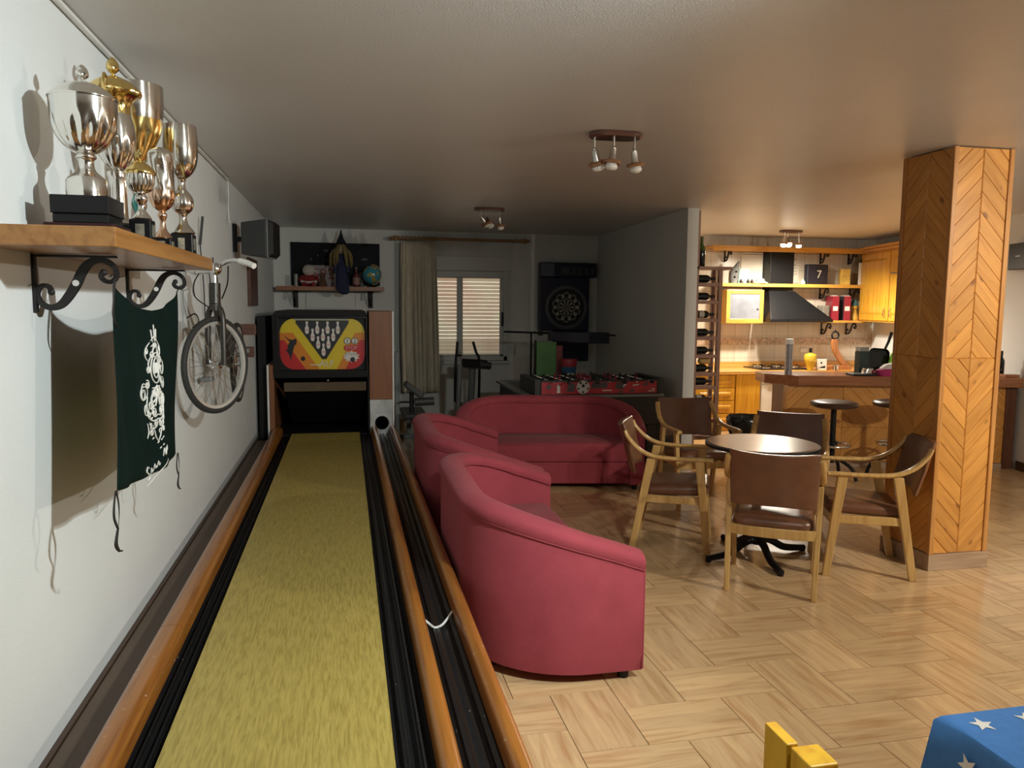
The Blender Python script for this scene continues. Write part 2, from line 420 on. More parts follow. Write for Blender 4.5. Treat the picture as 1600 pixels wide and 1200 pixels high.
# surface-mounted wiring box above the bowling machine
# ---- pine-clad pillar
def chevron(mb, w, h, z0, pitch, flip_z, org, u, nrm, cells=1):
    """chevron planks on a w x h face; point-up above flip_z, point-down below"""
    u = Vector(u); o = Vector(org); n = Vector(nrm); up = Vector((0, 0, 1)); cw = w / cells; hf = cw / 2
    def clip(P, zc, keep_above):
        out = []
        for i in range(len(P)):
            a, b = P[i], P[(i + 1) % len(P)]
            ia = (a[1] >= zc) == keep_above; ib = (b[1] >= zc) == keep_above
            if ia: out.append(a)
            if ia != ib:
                t = (zc - a[1]) / (b[1] - a[1]); out.append((a[0] + (b[0] - a[0]) * t, zc))
        return out
    for c in range(cells):
        for side in (0, 1):
            xa = c * cw + side * hf
            for reg in (0, 1):
                lo, hi = (z0, flip_z) if reg == 0 else (flip_z, z0 + h)
                if hi - lo < .01: continue
                rise = hf if (side == 0) == (reg == 1) else -hf
                k0 = int((lo - abs(rise)) / pitch) - 2; k1 = int((hi + abs(rise)) / pitch) + 2
                for k in range(k0, k1):
                    b0 = k * pitch + (.4 * pitch if reg else 0)
                    P = [(xa, b0), (xa + hf, b0 + rise), (xa + hf, b0 + rise + pitch), (xa, b0 + pitch)]
                    P = clip(P, lo, True)
                    if len(P) > 2: P = clip(P, hi, False)
                    if len(P) < 3: continue
                    A = abs(sum(P[i][0] * P[(i + 1) % len(P)][1] - P[(i + 1) % len(P)][0] * P[i][1] for i in range(len(P)))) / 2
                    if A < 2e-4: continue
                    d = Vector((hf, rise)).normalized(); e = Vector((-d.y, d.x)); seed = random.random() * 7
                    uv = [(q[0] * d.x + q[1] * d.y + seed, q[0] * e.x + q[1] * e.y) for q in P]
                    mb.plank([o + u * q[0] + up * q[1] for q in P], .006, random.random(), n, uv)
pil = thing('pillar', 'square pillar clad in chevron pine planks standing on the tiled floor', 'pillar', (3.665, 4.135, 0))
hx, hy = .20, .205
MB().box(-hx + .008, hx - .008, -hy + .008, hy - .008, 0, CZ - .005).build('core', M_groove, pil)
for nm, w, org, u, n in (('front', 2 * hx, (-hx, -hy + .008, 0), (1, 0, 0), (0, -1, 0)), ('left', 2 * hy, (-hx + .008, hy, 0), (0, -1, 0), (-1, 0, 0)),
                         ('right', 2 * hy, (hx - .008, -hy, 0), (0, 1, 0), (1, 0, 0)), ('back', 2 * hx, (hx, hy - .008, 0), (-1, 0, 0), (0, 1, 0))):
    mb = MB(); chevron(mb, w, CZ - .105, .1, .118, 1.30, org, u, n); mb.build('plank_cladding', M_pine, pil)
for sx in (-1, 1):
    for sy in (-1, 1):
        x, y = sx * (hx - .008), sy * (hy - .008)
        MB().box(x - .016, x + .016, y - .016, y + .016, .1, CZ - .004).build('corner_trim', M_pinetrim, pil, bevel=.004)
sk = MB().box(-hx - .014, hx + .014, -hy - .014, hy + .014, 0, .1); sk.build('skirting', M_tileskirt, pil, bevel=.003)

# ------------------------------------------------------------------ camera
yaw, pitch, roll = R(12.188255), R(-5.885915), -.008
fwd = Vector((math.sin(yaw) * math.cos(pitch), math.cos(yaw) * math.cos(pitch), math.sin(pitch)))
rgt = Vector((math.cos(yaw), -math.sin(yaw), 0)); upv = rgt.cross(fwd)
r2 = rgt * math.cos(roll) - upv * math.sin(roll); u2 = rgt * math.sin(roll) + upv * math.cos(roll)
cam = bpy.data.cameras.new('camera'); cam.sensor_width = 36; cam.lens = 1202 * 36 / 1600; cam.clip_start = .02
co = bpy.data.objects.new('camera', cam); COL.objects.link(co)
co.matrix_world = Matrix(((r2.x, u2.x, -fwd.x, 0), (r2.y, u2.y, -fwd.y, 0), (r2.z, u2.z, -fwd.z, 1.6), (0, 0, 0, 1)))
SC.camera = co
SC.view_settings.view_transform = 'Standard'; SC.view_settings.look = 'None'; SC.view_settings.gamma = 1; SC.view_settings.exposure = 0.0

# ------------------------------------------------------------------ light
def lamp(kind, name, loc, energy, col, size=.03, aim=None, angle=120, blend=.6):
    l = bpy.data.lights.new(name, kind); l.energy = energy; l.color = col
    o = bpy.data.objects.new(name, l); COL.objects.link(o); o.location = loc
    if kind in ('POINT', 'SPOT'): l.shadow_soft_size = size
    if kind == 'SPOT': l.spot_size = R(angle); l.spot_blend = blend
    if aim is not None:
        o.rotation_euler = (Vector(aim) - Vector(loc)).to_track_quat('-Z', 'Y').to_euler()
    return o
w = bpy.data.worlds.new('world'); SC.world = w; w.use_nodes = True
w.node_tree.nodes['Background'].inputs[0].default_value = (.75, .8, .9, 1); w.node_tree.nodes['Background'].inputs[1].default_value = .25
lamp('SPOT', 'ceiling_spot_light', (1.36, 1.0, 2.36), 185, (.90, 1, .99), .03, (-.9, 2.6, 1.2), 125, .7)
lamp('SPOT', 'ceiling_spot_light', (1.52, .92, 2.36), 115, (.96, 1, .93), .03, (-.2, 4.6, .5), 88, .8)
lamp('SPOT', 'ceiling_spot_light', (1.48, 1.08, 2.36), 60, (1, .97, .88), .03, (1.5, 2.3, 0), 92, .9)
for dx, dy, e, aim in ((0, 0, 150, (3.6, 3.9, 1.0)), (.12, .1, 150, (2.3, 2.9, 0)), (-.1, .12, 90, (6.0, 5.5, .8))):
    lamp('SPOT', 'ceiling_spot_light', (4.6 + dx, 1.35 + dy, 2.36), e, (1, .91, .77), .03, aim, 120, .7)
# daylight on the outside of the shutter
l = bpy.data.lights.new('daylight', 'AREA'); l.shape = 'RECTANGLE'; l.size = 1.6; l.size_y = 1.8; l.energy = 25; l.color = (1, .92, .8)
o = bpy.data.objects.new('daylight', l); COL.objects.link(o); o.location = (1.6, 11.6, 1.9); o.rotation_euler = (Vector((1.6, 10.2, 1.4)) - Vector(o.location)).to_track_quat('-Z', 'Y').to_euler()
# ------------------------------------------------------------------ bowling lane
M_lane = wood('yellow lane laminate', (.42, .325, .085), (.30, .225, .05), 'Y', .4, .1, 80, lg=7)
M_rail = wood('varnished lane rail', (.33, .125, .022), (.22, .075, .014), 'Y', .3, .35, 30, scratches=True)
def gut_mat():
    m, nt, p = _nt('scuffed black gutter')
    tc = N(nt, 'ShaderNodeTexCoord'); no = N(nt, 'ShaderNodeTexNoise'); no.inputs['Scale'].default_value = 55; no.inputs['Detail'].default_value = 2
    nt.links.new(tc.outputs['Object'], no.inputs['Vector'])
    nt.links.new(ramp(nt, no.outputs['Fac'], [(.74, (.011, .011, .012)), (.79, (.35, .35, .33))]), p.inputs['Base Color'])
    p.inputs['Roughness'].default_value = .36; return m
M_gut = gut_mat()
Y0, Y1 = -.6, 7.70
lane = thing('bowling_lane', 'long yellow wood grain bowling lane with black gutters beside the left wall', 'bowling lane', (-.2, 3.5, 0))
def ly(mb): mb.at((.2, -3.5, 0)); return mb
mb = ly(MB()); mb.box(-.53, .118, Y0, Y1, .27, .33); mb.build('lane_bed', M_lane, lane)
def channel(x0, x1, zb, name, ridges):
    pts = []
    n = ridges
    P = [(x0, .20)]
    top = []
    xs = [x0 + (x1 - x0) * i / n for i in range(n + 1)]
    for i in range(n):
        a, b = xs[i], xs[i + 1]; m_ = (a + b) / 2
        hh = zb + (.012 if i % 2 else 0)
        top += [(a + .002, hh), (m_, hh - .008), (b - .002, hh)]
    pts = [(x0, .2)] + [(x0, .325)] + top + [(x1, .325)] + [(x1, .2)]
    mb = ly(MB()); mb.prism_y(pts, Y0, Y1); return mb.build(name, M_gut, lane)
channel(-.612, -.532, .305, 'gutter', 5)
channel(.12, .228, .305, 'gutter', 5)
channel(.291, .414, .300, 'ball_return_channel', 4)
def rail(x0, x1, zt, name):
    w = x1 - x0; r = min(.028, w * .45)
    pts = [(x0, .18), (x0, zt - r)] + [(x0 + r - r * math.cos(t * PI / 2 / 5), zt - r + r * math.sin(t * PI / 2 / 5)) for t in range(1, 6)] + \
          [(x1 - r + r * math.sin(t * PI / 2 / 5), zt - r + r * math.cos(t * PI / 2 / 5)) for t in range(0, 5)] + [(x1, zt - r), (x1, .18)]
    mb = ly(MB())
    for (a, b) in ((Y0, 2.985), (2.989, Y1)): mb.prism_y(pts, a, b)
    return mb.build(name, M_rail, lane, smooth=40)
rail(-.705, -.613, .392, 'outer_rail'); rail(.229, .290, .392, 'divider_rail'); rail(.415, .474, .392, 'outer_rail')
ly(MB()).box(-.69, -.62, Y0, Y1, 0, .19).build('side_panel', M_brownskirt, lane)
ly(MB()).box(.42, .466, Y0, Y1, 0, .19).build('side_panel', M_brownskirt, lane)
ly(MB()).box(-.854, -.708, Y0, Y1, .245, .272).build('side_ledge', mat('brown ledge board', (.10, .066, .042), .55, nscale=5, namt=.1), lane, bevel=.003)
ly(MB()).box(-.62, .42, Y0, Y1, .02, .19).build('base_frame', M_black, lane)
mb = ly(MB()); mb.tube(catmull([(.292, 2.99, .335), (.31, 2.99, .318), (.33, 2.96, .312), (.36, 2.98, .31), (.39, 3.02, .32), (.412, 3.04, .34)], 4), .005, 6)
mb.build('cable_tie', M_white, lane)

# ------------------------------------------------------------------ pin machine
M_cabw = wood('cabinet veneer', (.23, .085, .03), (.19, .065, .022), 'Z', .45, .1, 14)
M_steel = mat('worn steel plate', (.50, .50, .49), .38, .6, nscale=7, namt=.25)
M_pcol = dict(k=mat('print black', (.006, .006, .01), .35), y=mat('print yellow', (.70, .52, .01), .35, namt=.03), o=mat('print orange', (.66, .21, .008), .35, namt=.03),
              r=mat('print red', (.52, .012, .014), .35, namt=.03), w=mat('print white', (.70, .66, .62), .35, namt=.03), g=mat('print grey', (.35, .35, .32), .35, namt=.03), p=mat('print pink', (.62, .40, .38), .35, namt=.03))
PM = ['k', 'y', 'o', 'r', 'w', 'g', 'p']
pmats = [M_pcol[c] for c in PM]
mach = thing('bowling_machine', 'arcade pin machine with yellow and red marquee at the far end of the lane', 'bowling machine', (-.23, 8.3, 0))
def my(mb): mb.at((.23, -8.3, 0)); return mb
FY = 7.75
my(MB()).box(-.735, -.69, FY + .0, 9.5, 0, 1.0).build('side_panel', M_cabw, mach, bevel=.003)
my(MB()).box(-.755, -.737, FY - .015, 9.5, 0, 1.0).build('edge_strip', M_white, mach, bevel=.002)
my(MB()).box(.205, .216, FY + .0, 9.5, 0, 1.0).build('side_panel', M_black, mach)
mb = my(MB()); mb.box(-.69, .205, FY + .05, 9.5, .92, 1.475); mb.build('upper_cabinet', M_black, mach, bevel=.006)
mb = my(MB()); mb.hexa([(-.70, FY - .02, 1.475), (.21, FY - .02, 1.475), (.21, 9.5, 1.475), (-.70, 9.5, 1.475)], [(-.67, FY + .06, 1.525), (.19, FY + .06, 1.525), (.19, 9.5, 1.525), (-.67, 9.5, 1.525)])
mb.build('top_hood', M_darkplastic, mach, bevel=.006)
mb = my(MB()); mb.box(-.69, .205, FY - .012, FY + .05, .87, .94); mb.box(-.69, .205, FY - .012, FY + .05, 1.455, 1.475); mb.box(-.69, -.635, FY - .012, FY + .05, .94, 1.455); mb.box(.19, .205, FY - .012, FY + .05, .94, 1.455)
mb.build('marquee_frame', M_blackgloss, mach, bevel=.004)
# marquee print: panel local px frame of 1400 x 840 mapped to 0.78 x 0.50 m
mq = MB(); mq.at((.23, -8.3, 0))
mcx, mcz, kx, kz = -.225, 1.20, .80 / 1400, .50 / 840
lay = [0]
def mp_(x, y, l): return (mcx + (x - 785) * kx, FY + .048 - .0011 * l, mcz - (y - 495) * kz)
def mpoly(pts, c, l): mq.mt(PM.index(c)); mq.poly([mp_(x, y, l) for x, y in pts])
outl = rrect(1420, 840, 250, 10, 785, 495)
def clipx(P, fn):
    out = []
    for i in range(len(P)):
        a, b = P[i], P[(i + 1) % len(P)]; fa, fb_ = fn(a), fn(b)
        if fa >= 0: out.append(a)
        if (fa >= 0) != (fb_ >= 0):
            t = fa / (fa - fb_); out.append((a[0] + (b[0] - a[0]) * t, a[1] + (b[1] - a[1]) * t))
    return out
def line(a, b): return lambda p: (b[0] - a[0]) * (p[1] - a[1]) - (b[1] - a[1]) * (p[0] - a[0])
mpoly(outl, 'y', 1)
# orange and red fields, left and right
for c, l, yy, off in (('o', 2, 310, 0), ('r', 3, 430, 140)):
    P = clipx(outl, lambda p: p[1] - yy); P = clipx(P, lambda p: -((p[0] - (290 - off)) * 1.0 - (p[1] - yy) * .72)); mpoly(P, c, l)
    P = clipx(outl, lambda p: p[1] - yy); P = clipx(P, lambda p: ((p[0] - (1330 + off * .6)) + (p[1] - yy) * .52)); mpoly(P, c, l)
mpoly([(340, 105), (1225, 105), (1225, 150), (840, 745), (770, 745), (340, 150)], 'k', 4)
mpoly([(330, 78), (1200, 78), (1240, 102), (300, 102)], 'g', 4)
pin = [(0, -105), (18, -100), (20, -80), (13, -40), (30, 0), (36, 35), (28, 75), (20, 100), (-20, 100), (-28, 75), (-36, 35), (-30, 0), (-13, -40), (-20, -80), (-18, -100)]
for row, (n, y, x0) in enumerate(((4, 225, 525), (3, 345, 618), (2, 470, 708), (1, 590, 796))):
    for i in range(n):
        px = x0 + i * 172
        mpoly([(px + a, y + b) for a, b in pin], 'w', 5)
        mpoly([(px - 34, y + 20), (px + 34, y + 20), (px + 36, y + 48), (px - 36, y + 48)], 'p', 6)
# bowler silhouette and ball
mpoly([(130, 345), (235, 420), (300, 425), (330, 400), (355, 430), (345, 490), (310, 530), (275, 660), (245, 770), (232, 690), (205, 630), (160, 590), (205, 580), (200, 520), (240, 455)], 'k', 6)
mpoly(arc(452, 735, 38, 0, 2 * PI, 16)[:-1], 'k', 6)
# number discs, STOP bar, splash with ball
for x in (1200, 1325):
    mpoly(arc(x, 445, 60, 0, 2 * PI, 20)[:-1], 'k', 5); mpoly(arc(x, 445, 50, 0, 2 * PI, 20)[:-1], 'w', 6)
mpoly(rrect(250, 90, 30, 4, 1265, 560), 'r', 6)
sp = [(1265 + (150 if i % 2 else 105) * math.cos(2 * PI * i / 20), 705 + (100 if i % 2 else 70) * math.sin(2 * PI * i / 20)) for i in range(20)]
mpoly(sp, 'w', 6); mpoly(arc(1285, 755, 42, 0, 2 * PI, 16)[:-1], 'k', 7)
mpoly([(570, 832), (760, 832), (720, 858), (690, 846), (570, 846)], 'w', 6)
def mtext(t, x, y, size, c, l):
    mq.mt(PM.index(c)); M = Matrix.Translation(mp_(x, y, l)) @ Matrix.Rotation(PI / 2, 4, 'X'); mq.text(t, size, M, .0004)
mtext('ALF', 845, 822, .085, 'w', 8)
mtext('1', 1200, 447, .06, 'k', 8); mtext('2', 1325, 447, .06, 'k', 8)
mtext('STOP', 1265, 562, .048, 'p', 8); mtext('STRIKE', 1268, 668, .04, 'g', 8)
mq.build('marquee_panel', pmats, mach)
M_smoke = mat('brown smoked strip', (.10, .07, .045), .2)
my(MB()).box(-.60, .19, FY + .02, FY + .05, .735, .825).build('cross_bar', M_smoke, mach, bevel=.003)
mb = my(MB()); mb.hexa([(-.56, 8.3, .35), (.18, 8.3, .35), (.18, 8.32, .35), (-.56, 8.32, .35)], [(-.60, 7.85, .72), (.19, 7.85, .72), (.19, 7.87, .72), (-.60, 7.87, .72)])
mb.build('pit_curtain', M_black, mach)
mb = my(MB()); mb.box(-.69, .205, 9.45, 9.5, 0, .92); mb.box(-.69, .205, 7.76, 9.45, .20, .31); mb.build('pin_pit', M_black, mach)
my(MB()).ball((-.18, FY - .012, .845), .011).build('lock_knob', M_chrome, mach)
# ball return tower on the right
my(MB()).box(.222, .445, FY - .03, 8.5, .65, 1.525).build('return_tower', M_cabw, mach, bevel=.003)
my(MB()).box(.447, .462, FY - .03, 8.5, .0, 1.525).build('edge_strip', M_white, mach, bevel=.002)
mb = my(MB()); mb.box(.222, .445, FY - .028, 8.5, .0, .648); mb.build('return_plate', M_steel, mach, bevel=.003)
mb = MB(); mb.at((.23 + .34, -8.3 + FY - .03, .415)); mb.lathe([(.060, -.004), (.070, -.004), (.070, .055), (.066, .055), (.062, .01), (.062, -.004)], 24, axis='Y')
mb.build('return_mouth', M_pcol['k'], mach, smooth=40)
mb = MB(); mb.at((.23 + .34, -8.3 + FY - .03, .415)); mb.lathe([(.0005, .0), (.064, .0), (.064, .004), (.0005, .004)], 24, axis='Y')
mb.build('mouth_hole', M_pcol['k'], mach)

# dark folded board between machine and wall
t = MB().box(-.04, .04, -.35, .35, 0, 1.47)
tag(t.build('folded_board', M_black, loc=(-.812, 8.25, 0), bevel=.004), 'tall black folded board wedged between the bowling machine and left wall', 'board')
# ------------------------------------------------------------------ tub sofas
def make_sofa(label, W=1.64, D=.72, hb=.755, ha=.565):
    root = thing('tub_sofa', label, 'sofa', group='red tub sofas')
    Rr, T = .50, .105
    path = []
    for i in range(9): path.append((-W / 2, -D + (D - Rr) * i / 9, -1, 0))
    for i in range(13):
        a = PI - PI / 2 * i / 12; path.append((-W / 2 + Rr + Rr * math.cos(a), -Rr + Rr * math.sin(a), math.cos(a), math.sin(a)))
    for i in range(1, 9): path.append((-W / 2 + Rr + (W - 2 * Rr) * i / 9, 0, 0, 1))
    for i in range(13):
        a = PI / 2 - PI / 2 * i / 12; path.append((W / 2 - Rr + Rr * math.cos(a), -Rr + Rr * math.sin(a), math.cos(a), math.sin(a)))
    for i in range(1, 10): path.append((W / 2, -Rr - (D - Rr) * i / 9, 1, 0))
    def H(y): t = (y + D) / D; return ha + (hb - ha) * (1 - (1 - t) ** 1.4)
    rings = []; rrings = []
    for (x, y, nx, ny) in path:
        h = H(y)
        P = lambda d, z: (x - nx * d, y - ny * d, z)
        rings.append([P(.012, .05), P(.0, .12), P(0, h - .075), P(.004, h - .06), P(T - .004, h - .06), P(T, h - .09), P(T + .015, .22), P(T + .015, .05)])
        w0, w1 = -.014, T + .018; cxx = (w0 + w1) / 2; rx = (w1 - w0) / 2
        sec = [P(w0 + .006, h - .066)] + [P(cxx - rx * math.cos(PI * k / 10), h - .046 + .046 * math.sin(PI * k / 10) ** .8) for k in range(11)] + [P(w1 - .006, h - .066)]
        rrings.append(sec)
    sh = MB(); sh.loft(rings); sh.build('shell', M_red, root, smooth=50)
    rm = MB(); rm.loft(rrings); rm.build('arm_roll', M_red, root, smooth=50)
    # piping under the roll and down the arm fronts
    pp = MB(); pp.tube([(x + nx * .002, y + ny * .002, H(y) - .072) for (x, y, nx, ny) in path], .006, 6)
    for s in (-1, 1): pp.tube([(s * (W / 2 - .004), -D - .001, .06), (s * (W / 2 - .004), -D - .001, ha - .08)], .0055, 6)
    pp.build('piping', M_red, root, smooth=60)
    inn = [(x - nx * (T + .012), y - ny * (T + .012)) for (x, y, nx, ny) in path]
    fr = D - .035
    def outline(front): return [(inn[0][0], -front)] + [p for p in inn if p[1] > -front + .01] + [(inn[-1][0], -front)]
    st = MB()
    o1 = outline(fr)
    cxy = (0, -D / 2)
    def shr(k): return [(cxy[0] + (p[0] - cxy[0]) * k, cxy[1] + (p[1] - cxy[1]) * k) for p in o1]
    def ring(k, z): return [(p[0], p[1], z) for p in shr(k)]
    st.loft([ring(.975, .245), ring(1, .262), ring(1, .375), ring(.985, .395), ring(.94, .405)]); st.build('seat_cushion', M_red, root, smooth=60)
    bs = MB(); o2 = outline(fr - .012); bs.prism(o2, .05, .238); bs.build('front_panel', M_red, root, bevel=.008)
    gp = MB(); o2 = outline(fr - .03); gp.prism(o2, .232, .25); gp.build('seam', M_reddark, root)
    for sx in (-1, 1):
        for yy in (-D + .06, -.12):
            xx = sx * (W / 2 - (.07 if yy < -.3 else .30))
            f = MB(); f.cyl(xx, yy, 0, .055, .024, 14, .028); f.build('foot', M_black, root)
    return root
so = make_sofa('red tub sofa nearest the camera with its back along the lane')
so.location = (.495, 3.77, 0); so.rotation_euler = (0, 0, R(90))
dup(so, (.495, 5.455, 0), R(90), 'red tub sofa between the nearest one and the sofa facing the room')
dup(so, (1.835, 7.03, 0), R(-10.3), 'red tub sofa facing the room in front of the football table')
# ------------------------------------------------------------------ bentwood armchairs and round table
def make_chair(label):
    root = thing('wooden_armchair', label, 'armchair', group='leather armchairs around the table')
    def leg(p0, p1, a, b):
        mb = MB(); d = Vector(p1) - Vector(p0)
        mb.hexa([(p0[0] - a, p0[1] - b, p0[2]), (p0[0] + a, p0[1] - b, p0[2]), (p0[0] + a, p0[1] + b, p0[2]), (p0[0] - a, p0[1] + b, p0[2])],
                [(p1[0] - a * 1.1, p1[1] - b * 1.35, p1[2]), (p1[0] + a * 1.1, p1[1] - b * 1.35, p1[2]), (p1[0] + a * 1.1, p1[1] + b * 1.35, p1[2]), (p1[0] - a * 1.1, p1[1] + b * 1.35, p1[2])])
        return mb.build('leg', M_beech, root, bevel=.005)
    for s in (-1, 1):
        leg((s * .230, .235, 0), (s * .245, .17, .612), .0145, .021)
        leg((s * .230, -.25, 0), (s * .243, -.135, .618), .0145, .021)
        P = catmull([(s * .246, .255, .622), (s * .250, .19, .624), (s * .252, .02, .622), (s * .251, -.12, .632), (s * .248, -.215, .672), (s * .242, -.285, .742), (s * .236, -.31, .79)], 6)
        rings = []
        for i, p in enumerate(P):
            q = P[min(i + 1, len(P) - 1)] - P[max(i - 1, 0)]; q.normalize(); n = Vector((0, -q.z, q.y))
            w, h = .021, .0145 if i < len(P) - 8 else .013
            ux = Vector((1, 0, 0))
            rings.append([p + ux * w * math.cos(k * PI / 5) + n * h * math.sin(k * PI / 5) for k in range(10)])
        mb = MB(); mb.loft(rings); mb.build('armrest', M_beech, root, smooth=50)
        mb = MB(); mb.box(s * .231 - .011, s * .231 + .011, -.19, .2, .325, .375); mb.build('side_rail', M_beech, root, bevel=.004)
    for y, dz in ((-.20, 0), (.205, 0)):
        rg = []
        for i in range(13):
            x = -.228 + .456 * i / 12; yy = y - (.03 * (1 - (2 * i / 12 - 1) ** 2) if y < 0 else -.012)
            rg.append([(x, yy - .010, .322), (x, yy + .010, .322), (x, yy + .010, .378), (x, yy - .010, .378)])
        mb = MB(); mb.loft(rg); mb.build('seat_rail', M_beech, root, bevel=.003)
    # seat pad
    sp = MB()
    base = rrect(.43, .45, .07, 5, 0, .01)
    def rg(k, z): return [(x * k, (y - .01) * k + .01, z + .012 * ((y - .01) / .23)) for x, y in base]
    sp.loft([rg(.96, .372), rg(1, .382), rg(1.01, .405), rg(.98, .428), rg(.90, .440), rg(.6, .447)]); sp.build('seat', M_leather, root, smooth=60)
    # back pad, curved in plan and leaning
    rows = []
    for j in range(9):
        v = j / 8; z = .515 + .30 * v; lean = -.235 - .085 * v
        row = []
        for i in range(15):
            u = i / 14 * 2 - 1
            hw = .226 + .010 * v
            row.append((u * hw, lean - .045 * (1 - u * u), z + .012 * (u * u) * (1 if v > .5 else -1)))
        rows.append(row)
    bp = MB(); th = .036
    F = [[bp.v((x, y + th * .5 * (1 - abs((i / 14) * 2 - 1) ** 6 * .6), z)) for i, (x, y, z) in enumerate(r)] for r in rows]
    B = [[bp.v((x, y - th * .5 * (1 - abs((i / 14) * 2 - 1) ** 6 * .6), z)) for i, (x, y, z) in enumerate(r)] for r in rows]
    for j in range(8):
        for i in range(14):
            bp.f([F[j][i], F[j][i + 1], F[j + 1][i + 1], F[j + 1][i]]); bp.f([B[j][i], B[j + 1][i], B[j + 1][i + 1], B[j][i + 1]])
    for j in range(8):
        bp.f([F[j][0], F[j + 1][0], B[j + 1][0], B[j][0]]); bp.f([F[j][14], B[j][14], B[j + 1][14], F[j + 1][14]])
    for i in range(14):
        bp.f([F[0][i], B[0][i], B[0][i + 1], F[0][i + 1]]); bp.f([F[8][i], F[8][i + 1], B[8][i + 1], B[8][i]])
    bp.build('backrest', M_leather, root, smooth=60, bevel=.010)
    return root
ch = make_chair('brown leather armchair at the round table, its back turned to the camera')
ch.location = (2.42, 3.955, 0); ch.rotation_euler = (0, 0, R(-33))
dup(ch, (2.155, 4.765, 0), R(-117.1), 'brown leather armchair left of the round table, seen from its side')
dup(ch, (3.10, 4.10, 0), R(67), 'brown leather armchair between the round table and the pine pillar')
dup(ch, (3.02, 4.80, 0), R(146), 'brown leather armchair behind the round table, facing the camera')
dup(ch, (2.79, 5.74, 0), R(176), 'brown leather armchair beside the wine rack, apart from the table')
M_tabletop = mat('dark brown table laminate', (.17, .095, .055), .22, nscale=10, namt=.2)
tb = thing('round_table', 'round brown bistro table on a black four footed base among armchairs', 'table', (2.57, 4.375, 0))
mb = MB(); mb.lathe([(.001, .715), (.335, .715), (.350, .72), (.350, .738), (.335, .739), (.001, .739)], 48); mb.build('table_edge', M_black, tb, smooth=35)
mb = MB(); mb.lathe([(.001, .739), (.337, .739), (.334, .743), (.001, .743)], 48); mb.build('tabletop', M_tabletop, tb, smooth=30)
mb = MB(); mb.lathe([(.001, .09), (.055, .09), (.05, .13), (.028, .16), (.026, .68), (.09, .70), (.13, .715), (.001, .715)], 20); mb.build('column', M_black, tb, smooth=40)
for k in (8, 98, 186, 262):
    a = R(k); c, s_ = math.cos(a), math.sin(a)
    mb = MB(); P = catmull([(0.03 * c, .03 * s_, .115), (.10 * c, .10 * s_, .10), (.20 * c, .20 * s_, .045), (.31 * c, .31 * s_, .026), (.37 * c, .37 * s_, .022)], 5)
    mb.tube(P, [.026 - .006 * i / (len(P) - 1) for i in range(len(P))], 8); mb.cyl(.36 * c, .36 * s_, 0, .02, .018, 12); mb.build('foot', M_black, tb, smooth=50)
# ------------------------------------------------------------------ trophy shelf on the left wall
def loc(mb, L): mb.at((-L[0], -L[1], -L[2])); return mb
M_shelf = wood('varnished shelf board', (.36, .165, .045), (.27, .11, .026), 'Y', .35, .2, 26)
SL = (-.70, 2.82, 1.76)
shf = thing('trophy_shelf', 'varnished wooden shelf on the left wall carrying the trophies on two scroll brackets', 'shelf', SL)
loc(MB(), SL).box(WX + .002, -.555, 2.10, 3.53, 1.735, 1.785).build('shelf_board', M_shelf, shf, bevel=.003)
S_PTS = [(83, 452), (80, 443), (71, 441), (64, 448), (62, 460), (69, 473), (82, 479), (97, 474), (110, 458), (122, 437), (132, 415), (143, 401), (158, 395), (173, 399), (183, 411), (184, 424), (176, 433), (165, 431), (160, 423), (164, 417)]
def scroll_bracket(parent, org, out, depth, h, name='bracket', m=None, wv=.02):
    """org: top corner at the wall; out: unit vector away from the wall; S-scroll under the shelf"""
    o = Vector(org); u = Vector(out); side = Vector((0, 0, 1)).cross(u)
    mb = MB()
    def bar(a, b, t):
        a, b = Vector(a), Vector(b); d = (b - a).normalized(); n = d.cross(side)
        mb.hexa([a - n * t - side * wv / 2, a + n * t - side * wv / 2, a + n * t + side * wv / 2, a - n * t + side * wv / 2],
                [b - n * t - side * wv / 2, b + n * t - side * wv / 2, b + n * t + side * wv / 2, b - n * t + side * wv / 2])
    bar(o + u * .004 - Vector((0, 0, h)), o + u * .004, .0035); bar(o - Vector((0, 0, .004)), o + u * depth - Vector((0, 0, .004)), .0035)
    P = [o + u * ((x - 57) / 128 * depth) - Vector((0, 0, (y - 387) / 100 * h)) for x, y in S_PTS]
    P = catmull(P, 4); n = len(P); rr = []
    for i in range(n):
        t = i / (n - 1); rr.append(depth * (.028 + .03 * math.exp(-((t - .48) / .16) ** 2)))
    rings = []
    for i in range(n):
        d = (P[min(i + 1, n - 1)] - P[max(i - 1, 0)]).normalized(); nn = d.cross(side); r = rr[i]
        rings.append([P[i] + nn * r + side * wv * .35, P[i] - nn * r + side * wv * .35, P[i] - nn * r - side * wv * .35, P[i] + nn * r - side * wv * .35])
    mb.loft(rings)
    mb.ball(P[0], depth * .045, 8); mb.ball(P[-1], depth * .045, 8)
    return mb, P
for yb in (2.46, 3.43):
    mb, _ = scroll_bracket(shf, (WX + .002 - SL[0], yb - SL[1], 1.733 - SL[2]), (1, 0, 0), .222, .165)
    br = mb.build('bracket', M_blackmetal, shf)
    s2 = MB(); s2.at((-SL[0] + WX + .115, yb - SL[1] - .0105, 1.652 - SL[2])); s2.lathe([(.0005, 0), (.009, 0), (.009, .003), (.0005, .003)], 14, axis='Y'); s2.build('rivet', M_white, br)

